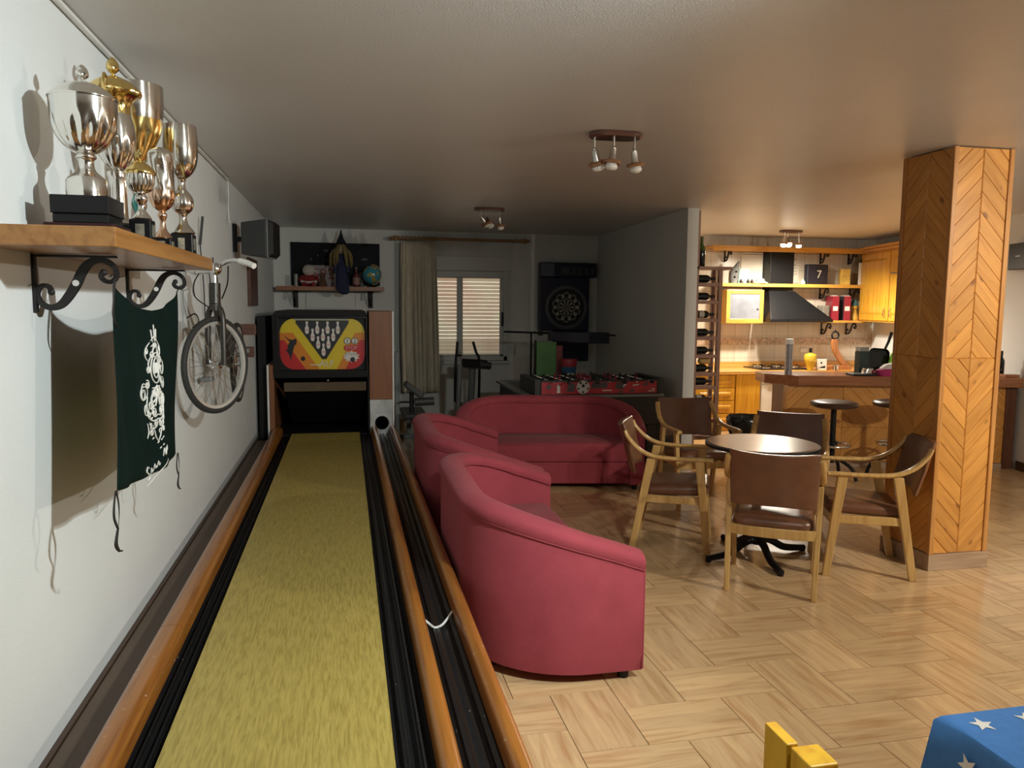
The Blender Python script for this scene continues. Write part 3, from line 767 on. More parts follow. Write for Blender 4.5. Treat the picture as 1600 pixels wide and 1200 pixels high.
# ---- trophies
M_mahog = mat('dark mahogany plinth', (.03, .006, .007), .4, spec=.3)
M_blkmarble = mat('black plinth', (.006, .006, .007), .35, spec=.3)
M_plaque = mat('engraved plaque', (.62, .58, .46), .3, .8, nscale=60, namt=.3)
def petals(n, amp, z0, z1):
    def f(t, i, z):
        if z <= z0 or z >= z1: return 1
        k = (z - z0) / (z1 - z0); return 1 + amp * math.sin(PI * k) * (abs(math.cos(n * t / 2)) - .5)
    return f
def seg(p, k):
    """resample a profile smoothly"""
    o = []
    P = [Vector((a, b, 0)) for a, b in p]
    for q in catmull(P, k): o.append((max(.0005, q.x), q.y))
    return o
def trophy(name, label, x, y, plinths, parts, grp='trophies on the left wall shelf', plaque=None, k=(1, 1)):
    t = thing(name, label, 'trophy', (x, y, 1.785), 0, grp)
    kr, kz = k; z = 0
    plinths = [(w * kr, h * kz, m) for w, h, m in plinths]
    if plaque: plaque = (plaque[0] * kr, plaque[1] * kz, plaque[2] * kz, plaque[3] * kr)
    for (w, h, m) in plinths:
        MB().box(-w / 2, w / 2, -w / 2, w / 2, z, z + h - .0005).build('plinth', m, t, bevel=.003); z += h
    if plaque:
        (w, h, zc, hw) = plaque
        MB().box(hw - .001, hw + .0025, -w / 2, w / 2, zc - h / 2, zc + h / 2).build('plaque', M_plaque, t)
        MB().box(-w / 2, w / 2, -hw - .0025, -hw + .001, zc - h / 2, zc + h / 2).build('plaque', M_plaque, t)
    for (nm, m, prof, q, fl, nn) in parts:
        mb = MB(); mb.M = Matrix.Diagonal((kr, kr, kz, 1)); mb.lathe(seg(prof, q) if q else prof, nn, fl); mb.build(nm, m, t, smooth=38)
    return t
def cone(r, h, z): return [(.004, z), (r * .35, z + h * .06), (r * .3, z + h * .14), (r * .8, z + h * .28), (r, z + h * .48), (r * .8, z + h * .72), (r * .4, z + h * .93), (.001, z + h)]
fin = lambda n: (lambda t, i, z: 1 + .10 * math.cos(n * t + i * 1.6))
trophy('trophy', 'large silver lidded trophy on black and dark red plinth, nearest the camera', -.72, 2.46, [(.225, .035, M_mahog), (.18, .028, M_blkmarble), (.19, .055, M_blkmarble)], [
    ('foot', M_silver, [(.002, .118), (.068, .118), (.068, .168), (.060, .178)], 0, None, 36),
    ('stem', M_silver, [(.060, .178), (.050, .186), (.032, .20), (.026, .215), (.027, .232), (.034, .238), (.034, .245), (.026, .252)], 2, None, 36),
    ('cup', M_silver, [(.022, .25), (.045, .258), (.078, .285), (.10, .325), (.109, .37), (.110, .41)], 4, petals(14, .10, .252, .36), 112),
    ('lid', M_silver, [(.112, .41), (.113, .416), (.104, .422), (.09, .435), (.062, .452), (.03, .462), (.010, .466)], 3, None, 48),
    ('finial', M_silver, cone(.021, .052, .464), 3, fin(8), 24)], k=(.80, .93))
t2 = trophy('trophy', 'tall gold and silver lidded vase trophy behind the nearest silver one', -.725, 2.79, [(.125, .06, M_blkmarble)], [
    ('foot', M_silver, [(.002, .061), (.052, .061), (.05, .072), (.034, .082), (.030, .10), (.028, .20), (.034, .21), (.034, .225)], 2, petals(12, .10, .09, .21), 48),
    ('vase', M_silver, [(.012, .225), (.03, .24), (.052, .275), (.064, .32), (.062, .36), (.052, .40)], 3, petals(12, .12, .23, .33), 72),
    ('neck', M_gold, [(.052, .40), (.05, .42), (.055, .44), (.07, .455), (.083, .462)], 3, petals(10, .10, .40, .46), 60),
    ('lid', M_gold, [(.086, .462), (.087, .47), (.078, .482), (.055, .50), (.026, .512), (.010, .516)], 3, lambda t, i, z: 1 + (.03 * math.cos(24 * t) if z < .475 else 0), 96),
    ('finial', M_gold, cone(.020, .058, .515), 3, fin(8), 24)], k=(.94, 1.045))
for s in (-1, 1):
    mb = MB(); mb.tube(catmull([(0, s * .052, .40), (0, s * .09, .43), (0, s * .112, .48), (0, s * .10, .52), (0, s * .08, .51), (0, s * .084, .49)], 5), .005, 7); mb.build('handle', M_gold, t2, smooth=50)
mb = MB(); M_teal = mat('teal satin ribbon', (.006, .10, .09), .45)
P = catmull([(.045, .03, .225), (.06, .05, .19), (.045, .03, .15), (.05, .045, .11), (.062, .06, .075)], 5)
mb.loft([[p + Vector((-.006, -.018, 0)), p + Vector((.004, .018, 0))] for p in P], closed=False, caps=False)
mb.build('ribbon', M_teal, t2, smooth=60, solid=.002)
trophy('trophy', 'large open silver cup with gold petals at its base, third along the shelf', -.765, 3.225, [(.13, .07, M_blkmarble)], [
    ('foot', M_silver, [(.002, .071), (.055, .071), (.05, .085), (.025, .11), (.02, .16), (.03, .2), (.018, .24), (.016, .33), (.022, .35)], 3, None, 36),
    ('petal_base', M_gold, [(.012, .35), (.03, .37), (.06, .42), (.088, .48), (.101, .535)], 4, petals(10, .10, .36, .53), 80),
    ('cup', M_silver, [(.097, .52), (.103, .55), (.107, .60), (.107, .672), (.103, .672), (.10, .60), (.09, .5), (.002, .45)], 0, None, 48)], k=(.93, .925))
trophy('trophy', 'small gold lidded trophy with fluted silver bowl at the front of the shelf', -.615, 2.62, [(.078, .065, M_blkmarble)], [
    ('foot', M_silver, [(.002, .066), (.034, .066), (.03, .076), (.015, .092), (.013, .11), (.022, .12), (.022, .132), (.014, .14)], 3, None, 32),
    ('bowl', M_silver, [(.012, .14), (.036, .15), (.047, .17), (.051, .195)], 3, petals(16, .12, .141, .2), 96),
    ('lid', M_gold, [(.055, .195), (.056, .203), (.045, .216), (.022, .23), (.010, .236)], 3, None, 40),
    ('finial', M_gold, cone(.011, .035, .235), 3, fin(6), 20)], plaque=(.032, .035, .033, .039), k=(.8, 1.05))
trophy('trophy', 'slender silver and rose gold vase trophy between gold cup and far silver cup', -.645, 3.04, [(.075, .045, M_blkmarble)], [
    ('foot', M_bronze, [(.002, .046), (.036, .046), (.03, .06), (.015, .08), (.012, .11), (.02, .13), (.012, .145)], 3, None, 32),
    ('vase', M_bronze, [(.012, .145), (.034, .16), (.05, .19), (.053, .22)], 3, petals(9, .12, .146, .21), 54),
    ('shoulder', M_silver, [(.053, .22), (.053, .25), (.050, .30), (.052, .34), (.045, .362), (.02, .375), (.001, .38)], 3, lambda t, i, z: 1 + .03 * math.cos(6 * t + z * 60), 54)], plaque=(.03, .025, .022, .0375), k=(.85, .97))
trophy('trophy', 'round silver cup on a black block at the far end of the shelf', -.632, 3.335, [(.10, .085, M_blkmarble)], [
    ('foot', M_silver, [(.002, .086), (.052, .086), (.048, .10), (.025, .125), (.018, .15), (.024, .165)], 3, None, 36),
    ('bulb', M_silver, [(.024, .165), (.044, .18), (.052, .205), (.046, .235), (.022, .26), (.016, .285), (.022, .30)], 3, petals(12, .06, .166, .23), 72),
    ('cup', M_silver, [(.014, .30), (.04, .315), (.066, .345), (.078, .39), (.080, .44), (.076, .50), (.073, .50), (.074, .44), (.06, .36), (.001, .33)], 2, None, 48)], plaque=(.03, .045, .045, .05), k=(.82, 1.0))

# ---- dark green banner hanging from the brackets
BL = (-.65, 2.84, 1.35)
M_banner = mat('dark green satin', (.002, .0105, .009), .75, nscale=5, namt=.15, spec=.12)
M_thread = mat('white embroidery', (.72, .72, .68), .7)
M_ribbon = mat('black ribbon', (.012, .012, .014), .55)
ban = thing('hanging_banner', 'dark green satin banner with white embroidered emblem tied to the shelf brackets', 'banner', BL)
def bx(y, z):
    k = (y - 2.38) / .84; return -.652 + .012 * math.sin(k * 9 + z * 2) * (1.68 - z) * 1.4 + .004 * math.sin(k * 23 + z * 6)
NU, NV = 48, 30
rows = []
for j in range(NV + 1):
    v = j / NV; row = []
    for i in range(NU + 1):
        u = i / NU; sag = .075 * (4 * u * (1 - u)) ** .8
        yt, zt = 2.435 + .835 * u, 1.648 - .006 * u - sag
        yb = 2.345 + .845 * u - .03 * (4 * u * (1 - u)); zb = 1.062 - .052 * u - .018 * math.sin(PI * u)
        y = yt + (yb - yt) * v; z = zt + (zb - zt) * v
        row.append((bx(y, z), y, z))
    rows.append(row)
mb = loc(MB(), BL); mb.loft(rows, closed=False, caps=False); mb.build('cloth', M_banner, ban, smooth=80, solid=.003)
em = loc(MB(), BL)
def stroke(pts, r=.0045, k=4):
    Q = catmull([(0, a, b) for a, b in pts], k)
    P = [(bx(q.y, q.z) + .004, q.y, q.z) for q in Q]
    em.tube(P, [r * (.55 + .45 * math.sin(PI * min(1, max(0, i / (len(P) - 1))))) for i in range(len(P))], 6)
EC, EZ = 2.83, 1.345
def E(pts, mir=True, r=.0055):
    r *= .52
    stroke([(EC + a, EZ + b) for a, b in pts], r)
    if mir: stroke([(EC - a, EZ + b) for a, b in pts], r)
def oval(cy, cz, a, b, r=.0055): r *= .52; stroke([(EC + cy + a * math.cos(t * PI / 8), EZ + cz + b * math.sin(t * PI / 8)) for t in range(17)], r)
def curl(cy, cz, r0, a0, turns, d=1, r=.005): stroke([(EC + cy + r0 * (1 - .8 * i / 12) * math.cos(a0 + d * turns * 2 * PI * i / 12), EZ + cz + r0 * (1 - .8 * i / 12) * math.sin(a0 + d * turns * 2 * PI * i / 12)) for i in range(13)], r * .55)
# crown on top
E([(-.05, .125), (-.02, .135), (0, .138), (.02, .135), (.05, .125)], False); E([(-.05, .105), (0, .115), (.05, .105)], False)
for a in (-.045, 0, .045): E([(a * .7, .12), (a, .155), (a * 1.05, .162)], False, .006)
E([(0, .16), (0, .178)], False); oval(0, .085, .035, .018, .006)
E([(.06, .12), (.095, .10), (.10, .075), (.08, .06)]); E([(.05, .075), (.075, .05), (.065, .02)])
# oval shield with a bright centre
oval(0, .03, .055, .052); oval(0, .03, .034, .034, .006)
for i in range(5): E([(-.018 + i * .009, .012), (-.018 + i * .009, .048)], False, .006)
E([(0, -.03), (.03, -.045), (.055, -.075), (.05, -.11)], True, .008); E([(0, -.035), (.012, -.075), (.02, -.10)], True, .008)
curl(-.125, -.045, .036, .3, 1.4); oval(-.125, -.045, .042, .022, .005); curl(.115, .02, .034, 2.4, 1.3, -1); curl(.12, -.035, .025, 2.0, 1.2, -1)
curl(.10, .055, .022, 1.2, 1.2); curl(.11, -.085, .028, 2.6, 1.3); curl(-.10, -.10, .026, 0, 1.2, -1)
E([(.085, -.06), (.095, -.10), (.07, -.135), (.03, -.15), (0, -.145)], True, .007)
E([(.05, -.115), (.03, -.135), (0, -.13)], True, .006); E([(.07, -.15), (.045, -.175), (.01, -.17)], True, .006)
E([(.03, -.18), (.02, -.205), (0, -.225)], True, .005); E([(-.09, -.15), (-.08, -.18), (-.095, -.20)], False, .005)
for a, b in ((.06, -.165), (.085, -.15), (-.05, -.17), (.02, -.19)): oval(a, b, .012, .008, .004)
for (a, b, q, h, n_) in ((.035, -.05, .016, 1, 1.3), (.06, -.09, .02, 2, 1.2), (.03, -.12, .016, 0, 1.4), (.075, -.12, .015, 3, 1.2), (.02, -.16, .014, 1, 1.3), (.055, -.185, .014, 2, 1.2), (.045, .075, .014, 0, 1.3), (.075, .03, .014, 2.5, 1.3), (.02, .105, .01, 1, 1.2), (.085, -.02, .016, 1.2, 1.4), (.09, .09, .012, 0, 1.2)):
    curl(a, b, q, h, n_, 1, .006); curl(-a, b, q, PI - h, n_, -1, .006)
for i in range(6):
    E([(.012 + .008 * i, -.055 - .02 * i), (.03 + .008 * i, -.068 - .018 * i)], True, .006)
# worn lettering underneath, only fragments are left
TZ = -.315
E([(-.085, TZ + .012), (-.105, TZ + .02), (-.12, TZ + .008), (-.10, TZ - .004), (-.085, TZ - .015), (-.105, TZ - .026), (-.125, TZ - .016)], False, .006)
E([(-.13, TZ - .04), (-.06, TZ - .036), (.02, TZ - .016), (.12, TZ + .004)], False, .004)
for a, b in ((-.06, .0), (-.03, .008), (.0, .012)): E([(a - .012, TZ + b - .012), (a, TZ + b + .008), (a + .006, TZ + b - .008), (a + .014, TZ + b)], False, .004)
E([(.04, TZ + .03), (.055, TZ + .055), (.07, TZ + .03), (.09, TZ + .052), (.105, TZ + .04), (.12, TZ + .055)], False, .006)
for a, b in ((-.04, .105), (.0, .085), (.03, .09), (.05, .095), (.02, .062), (.05, .068)): E([(a - .007, TZ + b), (a + .007, TZ + b + .004)], False, .005)
em.build('emblem', M_thread, ban, smooth=60)
def ribbon(pts, w, name='ribbon', tw=0.):
    P = catmull(pts, 5); mb = loc(MB(), BL); n = len(P)
    mb.loft([[p + Vector((.3 * math.sin(tw * i / n), math.cos(tw * i / n), 0)) * w, p - Vector((.3 * math.sin(tw * i / n), math.cos(tw * i / n), 0)) * w] for i, p in enumerate(P)], closed=False, caps=False)
    return mb.build(name, M_ribbon, ban, smooth=70, solid=.0015)
ribbon([(-.652, 2.43, 1.645), (-.650, 2.44, 1.672), (-.655, 2.455, 1.69)], .008); ribbon([(-.65, 2.385, 1.668), (-.65, 2.42, 1.678), (-.645, 2.455, 1.67), (-.645, 2.50, 1.676)], .008)
ribbon([(-.65, 2.43, 1.67), (-.648, 2.405, 1.61), (-.65, 2.40, 1.56), (-.648, 2.425, 1.53), (-.65, 2.44, 1.528)], .007, tw=2)
ribbon([(-.652, 3.27, 1.636), (-.650, 3.33, 1.665), (-.652, 3.42, 1.672)], .008); ribbon([(-.65, 3.22, 1.672), (-.648, 3.30, 1.658), (-.645, 3.36, 1.646), (-.64, 3.44, 1.655)], .008)
for (y, z, s) in ((2.352, 1.06, 1.), (3.178, 1.012, .8)):
    ribbon([(-.652, y, z), (-.652, y - .022 * s, z - .04 * s), (-.652, y - .024 * s, z - .075 * s), (-.65, y - .002, z - .11 * s)], .007 * s, tw=1)
    ribbon([(-.650, y, z), (-.650, y + .018 * s, z - .05 * s), (-.650, y + .012 * s, z - .09 * s), (-.65, y - .002, z - .11 * s)], .007 * s, tw=-1)
    ribbon([(-.65, y - .002, z - .11 * s), (-.651, y - .022 * s, z - .15 * s), (-.65, y + .005, z - .18 * s), (-.649, y + .03 * s, z - .185 * s)], .011 * s, tw=2)

# ---- bicycle hung along the left wall
BK = (-.70, 4.8, 1.25)
bike = thing('bicycle', 'old small wheeled bicycle hung on the left wall with its front wheel turned out', 'bicycle', BK)
M_tyre = mat('bicycle tyre', (.022, .022, .021), .7); M_frame = mat('dark bicycle frame', (.03, .024, .02), .35)
M_rim = mat('pale bicycle rim', (.60, .60, .58), .3, .5)
def wheel(c, t, R_, name):
    c = Vector(c); t = Vector(t).normalized(); up = Vector((0, 0, 1)); ax = t.cross(up)
    ring = lambda r, off=0: [c + (t * math.cos(2 * PI * i / 48) + up * math.sin(2 * PI * i / 48)) * r + ax * off for i in range(48)]
    mb = loc(MB(), BK); mb.tube(ring(R_), .0165, 8, True); w = mb.build(name, M_tyre, bike, smooth=60)
    mb = loc(MB(), BK)
    A, B, C_, D_ = ring(R_ - .012, .011), ring(R_ - .012, -.011), ring(R_ - .028, -.008), ring(R_ - .028, .008)
    mb.loft([[A[i], B[i], C_[i], D_[i]] for i in range(48)], True, False, True); mb.build('rim', M_rim, w, smooth=40)
    mb = loc(MB(), BK)
    for i in range(28):
        a = 2 * PI * i / 28; s = 1 if i % 2 else -1
        h = c + (t * math.cos(a + s * .9) + up * math.sin(a + s * .9)) * .018 + ax * (.022 * (1 if (i // 2) % 2 else -1))
        mb.tube([h, c + (t * math.cos(a) + up * math.sin(a)) * (R_ - .026)], .0013, 4)
    mb.build('spokes', M_chrome, w)
    mb = loc(MB(), BK); mb.tube([c - ax * .05, c - ax * .03, c - ax * .028, c + ax * .028, c + ax * .03, c + ax * .05], [.006, .006, .02, .02, .006, .006], 12); mb.build('hub', M_chrome, w, smooth=40)
    return ax
fc = Vector((-.69, 4.40, 1.262)); ft = Vector((.496, .868, 0))
ax = wheel(fc, ft, .248, 'front_wheel'); wheel((-.705, 5.36, 1.205), (0, 1, 0), .248, 'rear_wheel')
mb = loc(MB(), BK)
for s in (-1, 1): mb.tube(catmull([fc + ax * .05 * s, fc + ax * .05 * s + Vector((0, .01, .15)), fc + ax * .045 * s + Vector((0, .02, .27)), fc + ax * .015 * s + Vector((0, .02, .32))], 4), .016, 8)
mb.tube([fc + Vector((0, .02, .295)), fc + Vector((0, .02, .33))], .030, 10)
mb.build('fork', M_frame, bike, smooth=50)
hd = fc + Vector((0, .02, 0))
mb = loc(MB(), BK); mb.tube([hd + Vector((0, 0, .33)), hd + Vector((0, .012, .44))], .030, 12); mb.build('head_tube', M_frame, bike, smooth=50)
mb = loc(MB(), BK); bbk = Vector((-.705, 4.98, 1.22)); rh = Vector((-.705, 5.36, 1.205)); st = Vector((-.705, 5.08, 1.42))
mb.tube([hd + Vector((0, .01, .36)), Vector((-.70, 4.7, 1.40)), bbk], .021, 10); mb.tube([hd + Vector((0, .01, .41)), Vector((-.702, 4.75, 1.47)), st], .015, 10)
mb.tube([bbk, st], .016, 10)
for s in (-1, 1): mb.tube([bbk + Vector((s * .03, 0, 0)), rh + Vector((s * .045, 0, 0))], .009, 8); mb.tube([st + Vector((s * .02, 0, -.02)), rh + Vector((s * .045, 0, 0))], .008, 8)
mb.build('frame', M_frame, bike, smooth=50)
mb = loc(MB(), BK); c0 = hd + Vector((0, .012, .44))
mb.tube([c0, c0 + Vector((0, .004, .075))], .013, 10)
mb.tube(catmull([(-.842, 4.60, 1.775), (-.80, 4.545, 1.762), (-.74, 4.47, 1.762), (-.69, 4.415, 1.775), (-.64, 4.345, 1.80), (-.58, 4.27, 1.818), (-.52, 4.20, 1.812), (-.485, 4.17, 1.80)], 5), .011, 9)
mb.build('handlebar', M_chrome, bike, smooth=50)
for P in ([(-.53, 4.212, 1.813), (-.485, 4.17, 1.80), (-.452, 4.14, 1.785)], [(-.80, 4.545, 1.762), (-.825, 4.58, 1.768), (-.847, 4.607, 1.777)]):
    mb = loc(MB(), BK); mb.tube(P, .0155, 10); mb.build('grip', M_white, bike, smooth=50)
mb = loc(MB(), BK); mb.ball((-.67, 4.34, 1.775), .033, 12, (1, 1, 1)); mb.build('headlamp', M_chrome, bike, smooth=60)
mb = loc(MB(), BK); mb.tube(catmull([(-.78, 4.50, 1.755), (-.80, 4.46, 1.70), (-.79, 4.42, 1.63), (-.73, 4.41, 1.58), (-.70, 4.42, 1.56)], 5), .0035, 6); mb.tube(catmull([(-.60, 4.30, 1.79), (-.61, 4.33, 1.70), (-.65, 4.40, 1.62)], 5), .0035, 6)
mb.tube(catmull([(-.79, 4.19, 1.52), (-.76, 4.24, 1.54), (-.745, 4.25, 1.50), (-.77, 4.22, 1.47)], 4), .004, 6)
mb.build('brake_cable', M_black, bike, smooth=50)
mb = loc(MB(), BK); mb.tube([bbk + Vector((-.10, 0, 0)), bbk + Vector((.06, 0, 0))], .012, 8); mb.at((-BK[0] + bbk.x + .035, -BK[1] + bbk.y, -BK[2] + bbk.z)); mb.lathe([(.001, -.003), (.075, -.003), (.08, 0), (.075, .003), (.001, .003)], 28, axis='X')
mb.build('crank', M_chrome, bike, smooth=40)
for (dx, dy, dz) in ((-.11, -.09, -.08), (.07, .09, .08)):
    mb = loc(MB(), BK); mb.tube([bbk + Vector((dx * .8, 0, 0)), bbk + Vector((dx * .85, dy, dz))], .007, 6)
    q = bbk + Vector((dx * 1.05, dy, dz)); mb.box(q.x - .035, q.x + .035, q.y - .04, q.y + .04, q.z - .012, q.z + .012); mb.build('pedal', M_grey, bike, bevel=.003)
# wooden wall arms behind the bicycle
M_arm = wood('dark red brown wood', (.10, .035, .022), (.07, .022, .014), 'X', .45, .1)
for i, (y, z, x1, lab) in enumerate(((6.05, 1.40, -.66, 'dark brown wooden arm on the left wall above a shorter one'), (6.25, 1.22, -.70, 'dark brown wooden arm on the left wall below a longer one'))):
    o = MB().box(WX, x1, -.03, .03, -.04, .04).build('coat_peg', M_arm, bevel=.004); o.location = (0, y, z); tag(o, lab, 'wall bracket', 'wooden arms on the left wall')
o = MB().box(WX, WX + .03, -.3, .3, -.22, .22).build('dark_plank', M_arm, bevel=.003); o.location = (0, 7.72, 1.79); tag(o, 'dark red brown panel hanging on the left wall under the loudspeaker', 'plank')
mb = MB()
for (a, b, c_) in ((5.05, 1.95, 1.45), (5.3, 1.86, 1.55), (5.5, 1.9, 1.42), (5.65, 1.78, 1.5)):
    mb.tube(catmull([(WX + .012, a, b), (WX + .02, a + .03, (b + c_) / 2), (WX + .012, a + .1, c_), (WX + .02, a + .16, c_ + .06)], 4), .004, 5)
mb.tube([(WX + .012, 5.05, 1.95), (WX + .03, 5.06, 2.12)], .008, 6)
tag(mb.build('hanging_wires', M_darkplastic, smooth=50), 'thin dark wires hanging on the left wall behind the bicycle', 'wires')
# loudspeaker
sp = thing('loudspeaker', 'dark grey loudspeaker on a wall bracket high on the left wall', 'loudspeaker', (-.655, 6.55, 2.105), R(-9))
MB().hexa([(-.13, -.11, -.125), (.075, -.135, -.15), (.075, .135, -.15), (-.13, .11, -.125)], [(-.13, -.11, .125), (.075, -.135, .15), (.075, .135, .15), (-.13, .11, .125)]).build('cabinet', M_darkplastic, sp, bevel=.008)
MB().box(.076, .086, -.138, .138, -.153, .153).build('trim_ring', M_grey, sp, bevel=.003)
MB().hexa([(.087, -.132, -.147), (.125, -.10, -.12), (.125, .10, -.12), (.087, .132, -.147)], [(.087, -.132, .147), (.125, -.10, .12), (.125, .10, .12), (.087, .132, .147)]).build('grille', M_black, sp, bevel=.006)
mb = MB(); mb.box(-.216, -.198, -.03, .03, -.10, .12); mb.box(-.200, -.155, -.015, .015, -.02, .02); mb.box(-.16, -.125, -.015, .015, -.02, .02); mb.build('bracket', M_black, sp)
# ------------------------------------------------------------------ shelf on the back wall and what stands on it
M_shelf2 = wood('dark shelf board', (.30, .115, .04), (.22, .08, .025), 'X', .4, .1, 24)
wsh = thing('wall_shelf', 'brown wooden shelf on the back wall above the bowling machine', 'shelf', (-.175, 9.98, 1.78))
MB().box(-.65, .65, -.17, .168, -.025, .025).build('shelf_board', M_shelf2, wsh, bevel=.003)
for x in (-.44, .49):
    mb, _ = scroll_bracket(wsh, (x, .168, -.027), (0, -1, 0), .24, .20, wv=.022); mb.box(x - .03, x + .03, .155, .168, -.24, -.03); mb.build('bracket', M_blackmetal, wsh)
SZ = 1.806
M_night = mat('dark blue night picture', (.003, .0035, .007), .6, nscale=4, namt=.6, spec=.2)
pic = thing('picture_panel', 'dark blue unframed picture leaning on the wall behind the shelf figures', 'picture', (-.115, BY - .016, 2.09))
MB().box(-.55, .55, -.012, .012, -.265, .27).build('canvas', M_night, pic)
M_nightl = mat('faint picture lights', (.02, .022, .03), .5, nscale=9, namt=.5)
mb = MB()
for (x, z, w) in ((-.12, .17, .05), (-.22, .11, .02), (-.10, .05, .08), (-.30, .06, .02), (.36, .07, .07), (.15, .04, .05)): mb.box(x - w / 2, x + w / 2, -.0135, -.012, z - .012, z + .012)
mb.build('picture_lights', M_nightl, pic)
# number plate
M_plate = mat('pale number plate', (.42, .36, .34), .5, nscale=12, namt=.1); M_plred = mat('plate red digits', (.32, .04, .05), .5)
pl = thing('number_plate', 'pale number plate with large red digits standing behind the red plush', 'number plate', (-.30, 10.09, SZ))
MB().hexa([(-.19, -.02, 0), (.19, -.02, 0), (.19, -.012, 0), (-.19, -.012, 0)], [(-.19, .02, .27), (.19, .02, .27), (.19, .028, .27), (-.19, .028, .27)]).build('plate', M_plate, pl)
mb = MB(); mb.text('592', .19, Matrix.Translation((.03, .0045, .155)) @ Matrix.Rotation(R(81.5), 4, 'X'), .002); mb.build('digits', M_plred, pl)
# red and white plush
M_plushr = mat('red plush', (.20, .014, .018), .95, bump=.3, bscale=90); M_plushw = mat('white plush', (.50, .44, .40), .95, bump=.4, bscale=70)
ps = thing('plush_figure', 'round headed red and white plush sitting at the left of the wall shelf', 'plush toy', (-.44, 9.93, SZ))
mb = MB(); mb.ball((0, 0, .075), .085, 14, (1.1, .8, .95)); mb.build('body', M_plushr, ps, smooth=60)
mb = MB(); mb.ball((0, -.01, .195), .07, 14, (1.1, .9, 1)); mb.build('head', M_plushw, ps, smooth=60)
mb = MB(); mb.tube(catmull([(-.06, -.055, .055), (0, -.07, .048), (.06, -.055, .055)], 6), .013, 8); mb.build('belt', M_plushw, ps, smooth=60)
for s in (-1, 1):
    mb = MB(); mb.tube(catmull([(s * .07, 0, .12), (s * .10, -.03, .09), (s * .085, -.06, .06)], 5), .024, 10); mb.build('arm', M_plushr, ps, smooth=60)
    mb = MB(); mb.ball((s * .08, -.066, .056), .02, 10); mb.build('hand', M_plushw, ps, smooth=60)
    mb = MB(); mb.tube([(s * .04, -.03, .03), (s * .06, -.10, .024)], .026, 10); mb.build('leg', M_plushr, ps, smooth=60)
M_book = mat('pale booklet', (.34, .33, .30), .6)
o = MB().box(-.015, .015, -.06, .06, 0, .15).build('booklet', M_book, bevel=.002); o.location = (-.60, 9.98, SZ); o.rotation_euler = (0, 0, R(12)); tag(o, 'pale upright booklet at the left end of the wall shelf', 'booklet')
M_bear = mat('brown plush', (.10, .045, .025), .95, bump=.3, bscale=90); M_greyfig = mat('grey figurine', (.13, .13, .13), .7, nscale=20, namt=.3)
o = thing('figurine', 'brown carved figurine between the red plush and the witch doll', 'figurine', (-.275, 9.90, SZ))
mb = MB(); mb.lathe(seg([(.001, 0), (.05, .0), (.052, .03), (.035, .08), (.028, .11)], 3), 16); mb.build('body', M_bear, o, smooth=50)
mb = MB(); mb.ball((0, 0, .135), .035, 12); mb.build('head', M_bear, o, smooth=50)
# witch doll hanging over the shelf edge
M_hat = mat('dark blue felt', (.007, .008, .016), .9); M_hair = mat('straw hair', (.20, .15, .055), .9, nscale=40, namt=.4, stretch=(6, 6, .4)); M_dress = mat('navy dress', (.016, .022, .06), .85, nscale=18, namt=.35, stretch=(4, 4, .3)); M_skin = mat('doll skin', (.36, .24, .18), .7)
dl = thing('witch_doll', 'doll with pointed dark hat, straw hair and long navy dress hanging over the shelf edge', 'doll', (-.045, 9.785, 1.80))
mb = MB(); mb.lathe(seg([(.001, .70), (.006, .69), (.014, .65), (.030, .60), (.052, .555), (.062, .535), (.085, .525), (.088, .518), (.001, .515)], 2), 18, lambda t, i, z: 1 + .05 * math.sin(3 * t + z * 50)); mb.build('hat', M_hat, dl, smooth=50)
mb = MB(); mb.ball((0, 0, .46), .055, 14, (1, .95, 1.15)); mb.build('head', M_skin, dl, smooth=60)
mb = MB()
for k in range(64):
    a = 2 * PI * k / 64 + .1; r0 = .05
    if abs(((a + PI / 2 + PI) % (2 * PI)) - PI) < .35: continue
    L = .19 + .08 * random.random(); sp_ = .075 + .045 * random.random()
    mb.tube(catmull([(r0 * .6 * math.cos(a), r0 * .6 * math.sin(a), .522), (r0 * 1.2 * math.cos(a), r0 * 1.1 * math.sin(a), .47), (sp_ * math.cos(a) * 1.15, min(.11, sp_ * math.sin(a)), .40), (sp_ * math.cos(a + .1) * 1.25, min(.11, sp_ * .9 * math.sin(a)), .50 - L)], 3), [.012] * 7 + [.010, .008, .004], 6)
mb.build('hair', M_hair, dl, smooth=60)
rings = []
for (z, w, d, cx, cy) in ((.40, .03, .03, 0, 0), (.36, .06, .045, 0, 0), (.26, .062, .05, .0, .0), (.12, .072, .055, .0, -.005), (0.03, .080, .05, .004, -.03), (-.04, .070, .036, .018, -.05), (-.085, .045, .024, .03, -.05), (-.092, .02, .012, .03, -.05)):
    rings.append([(cx + w * (1 + .07 * math.cos(9 * t)) * math.cos(t), cy + d * (1 + .07 * math.cos(9 * t)) * math.sin(t), z) for t in [2 * PI * i / 54 for i in range(54)]])
mb = MB(); mb.loft(rings); mb.build('dress', M_dress, dl, smooth=60)
for s in (-1, 1):
    mb = MB(); mb.tube(catmull([(s * .045, 0, .36), (s * .075, -.01, .28), (s * .075, -.03, .17)], 5), .022, 8); mb.build('arm', M_dress, dl, smooth=60)
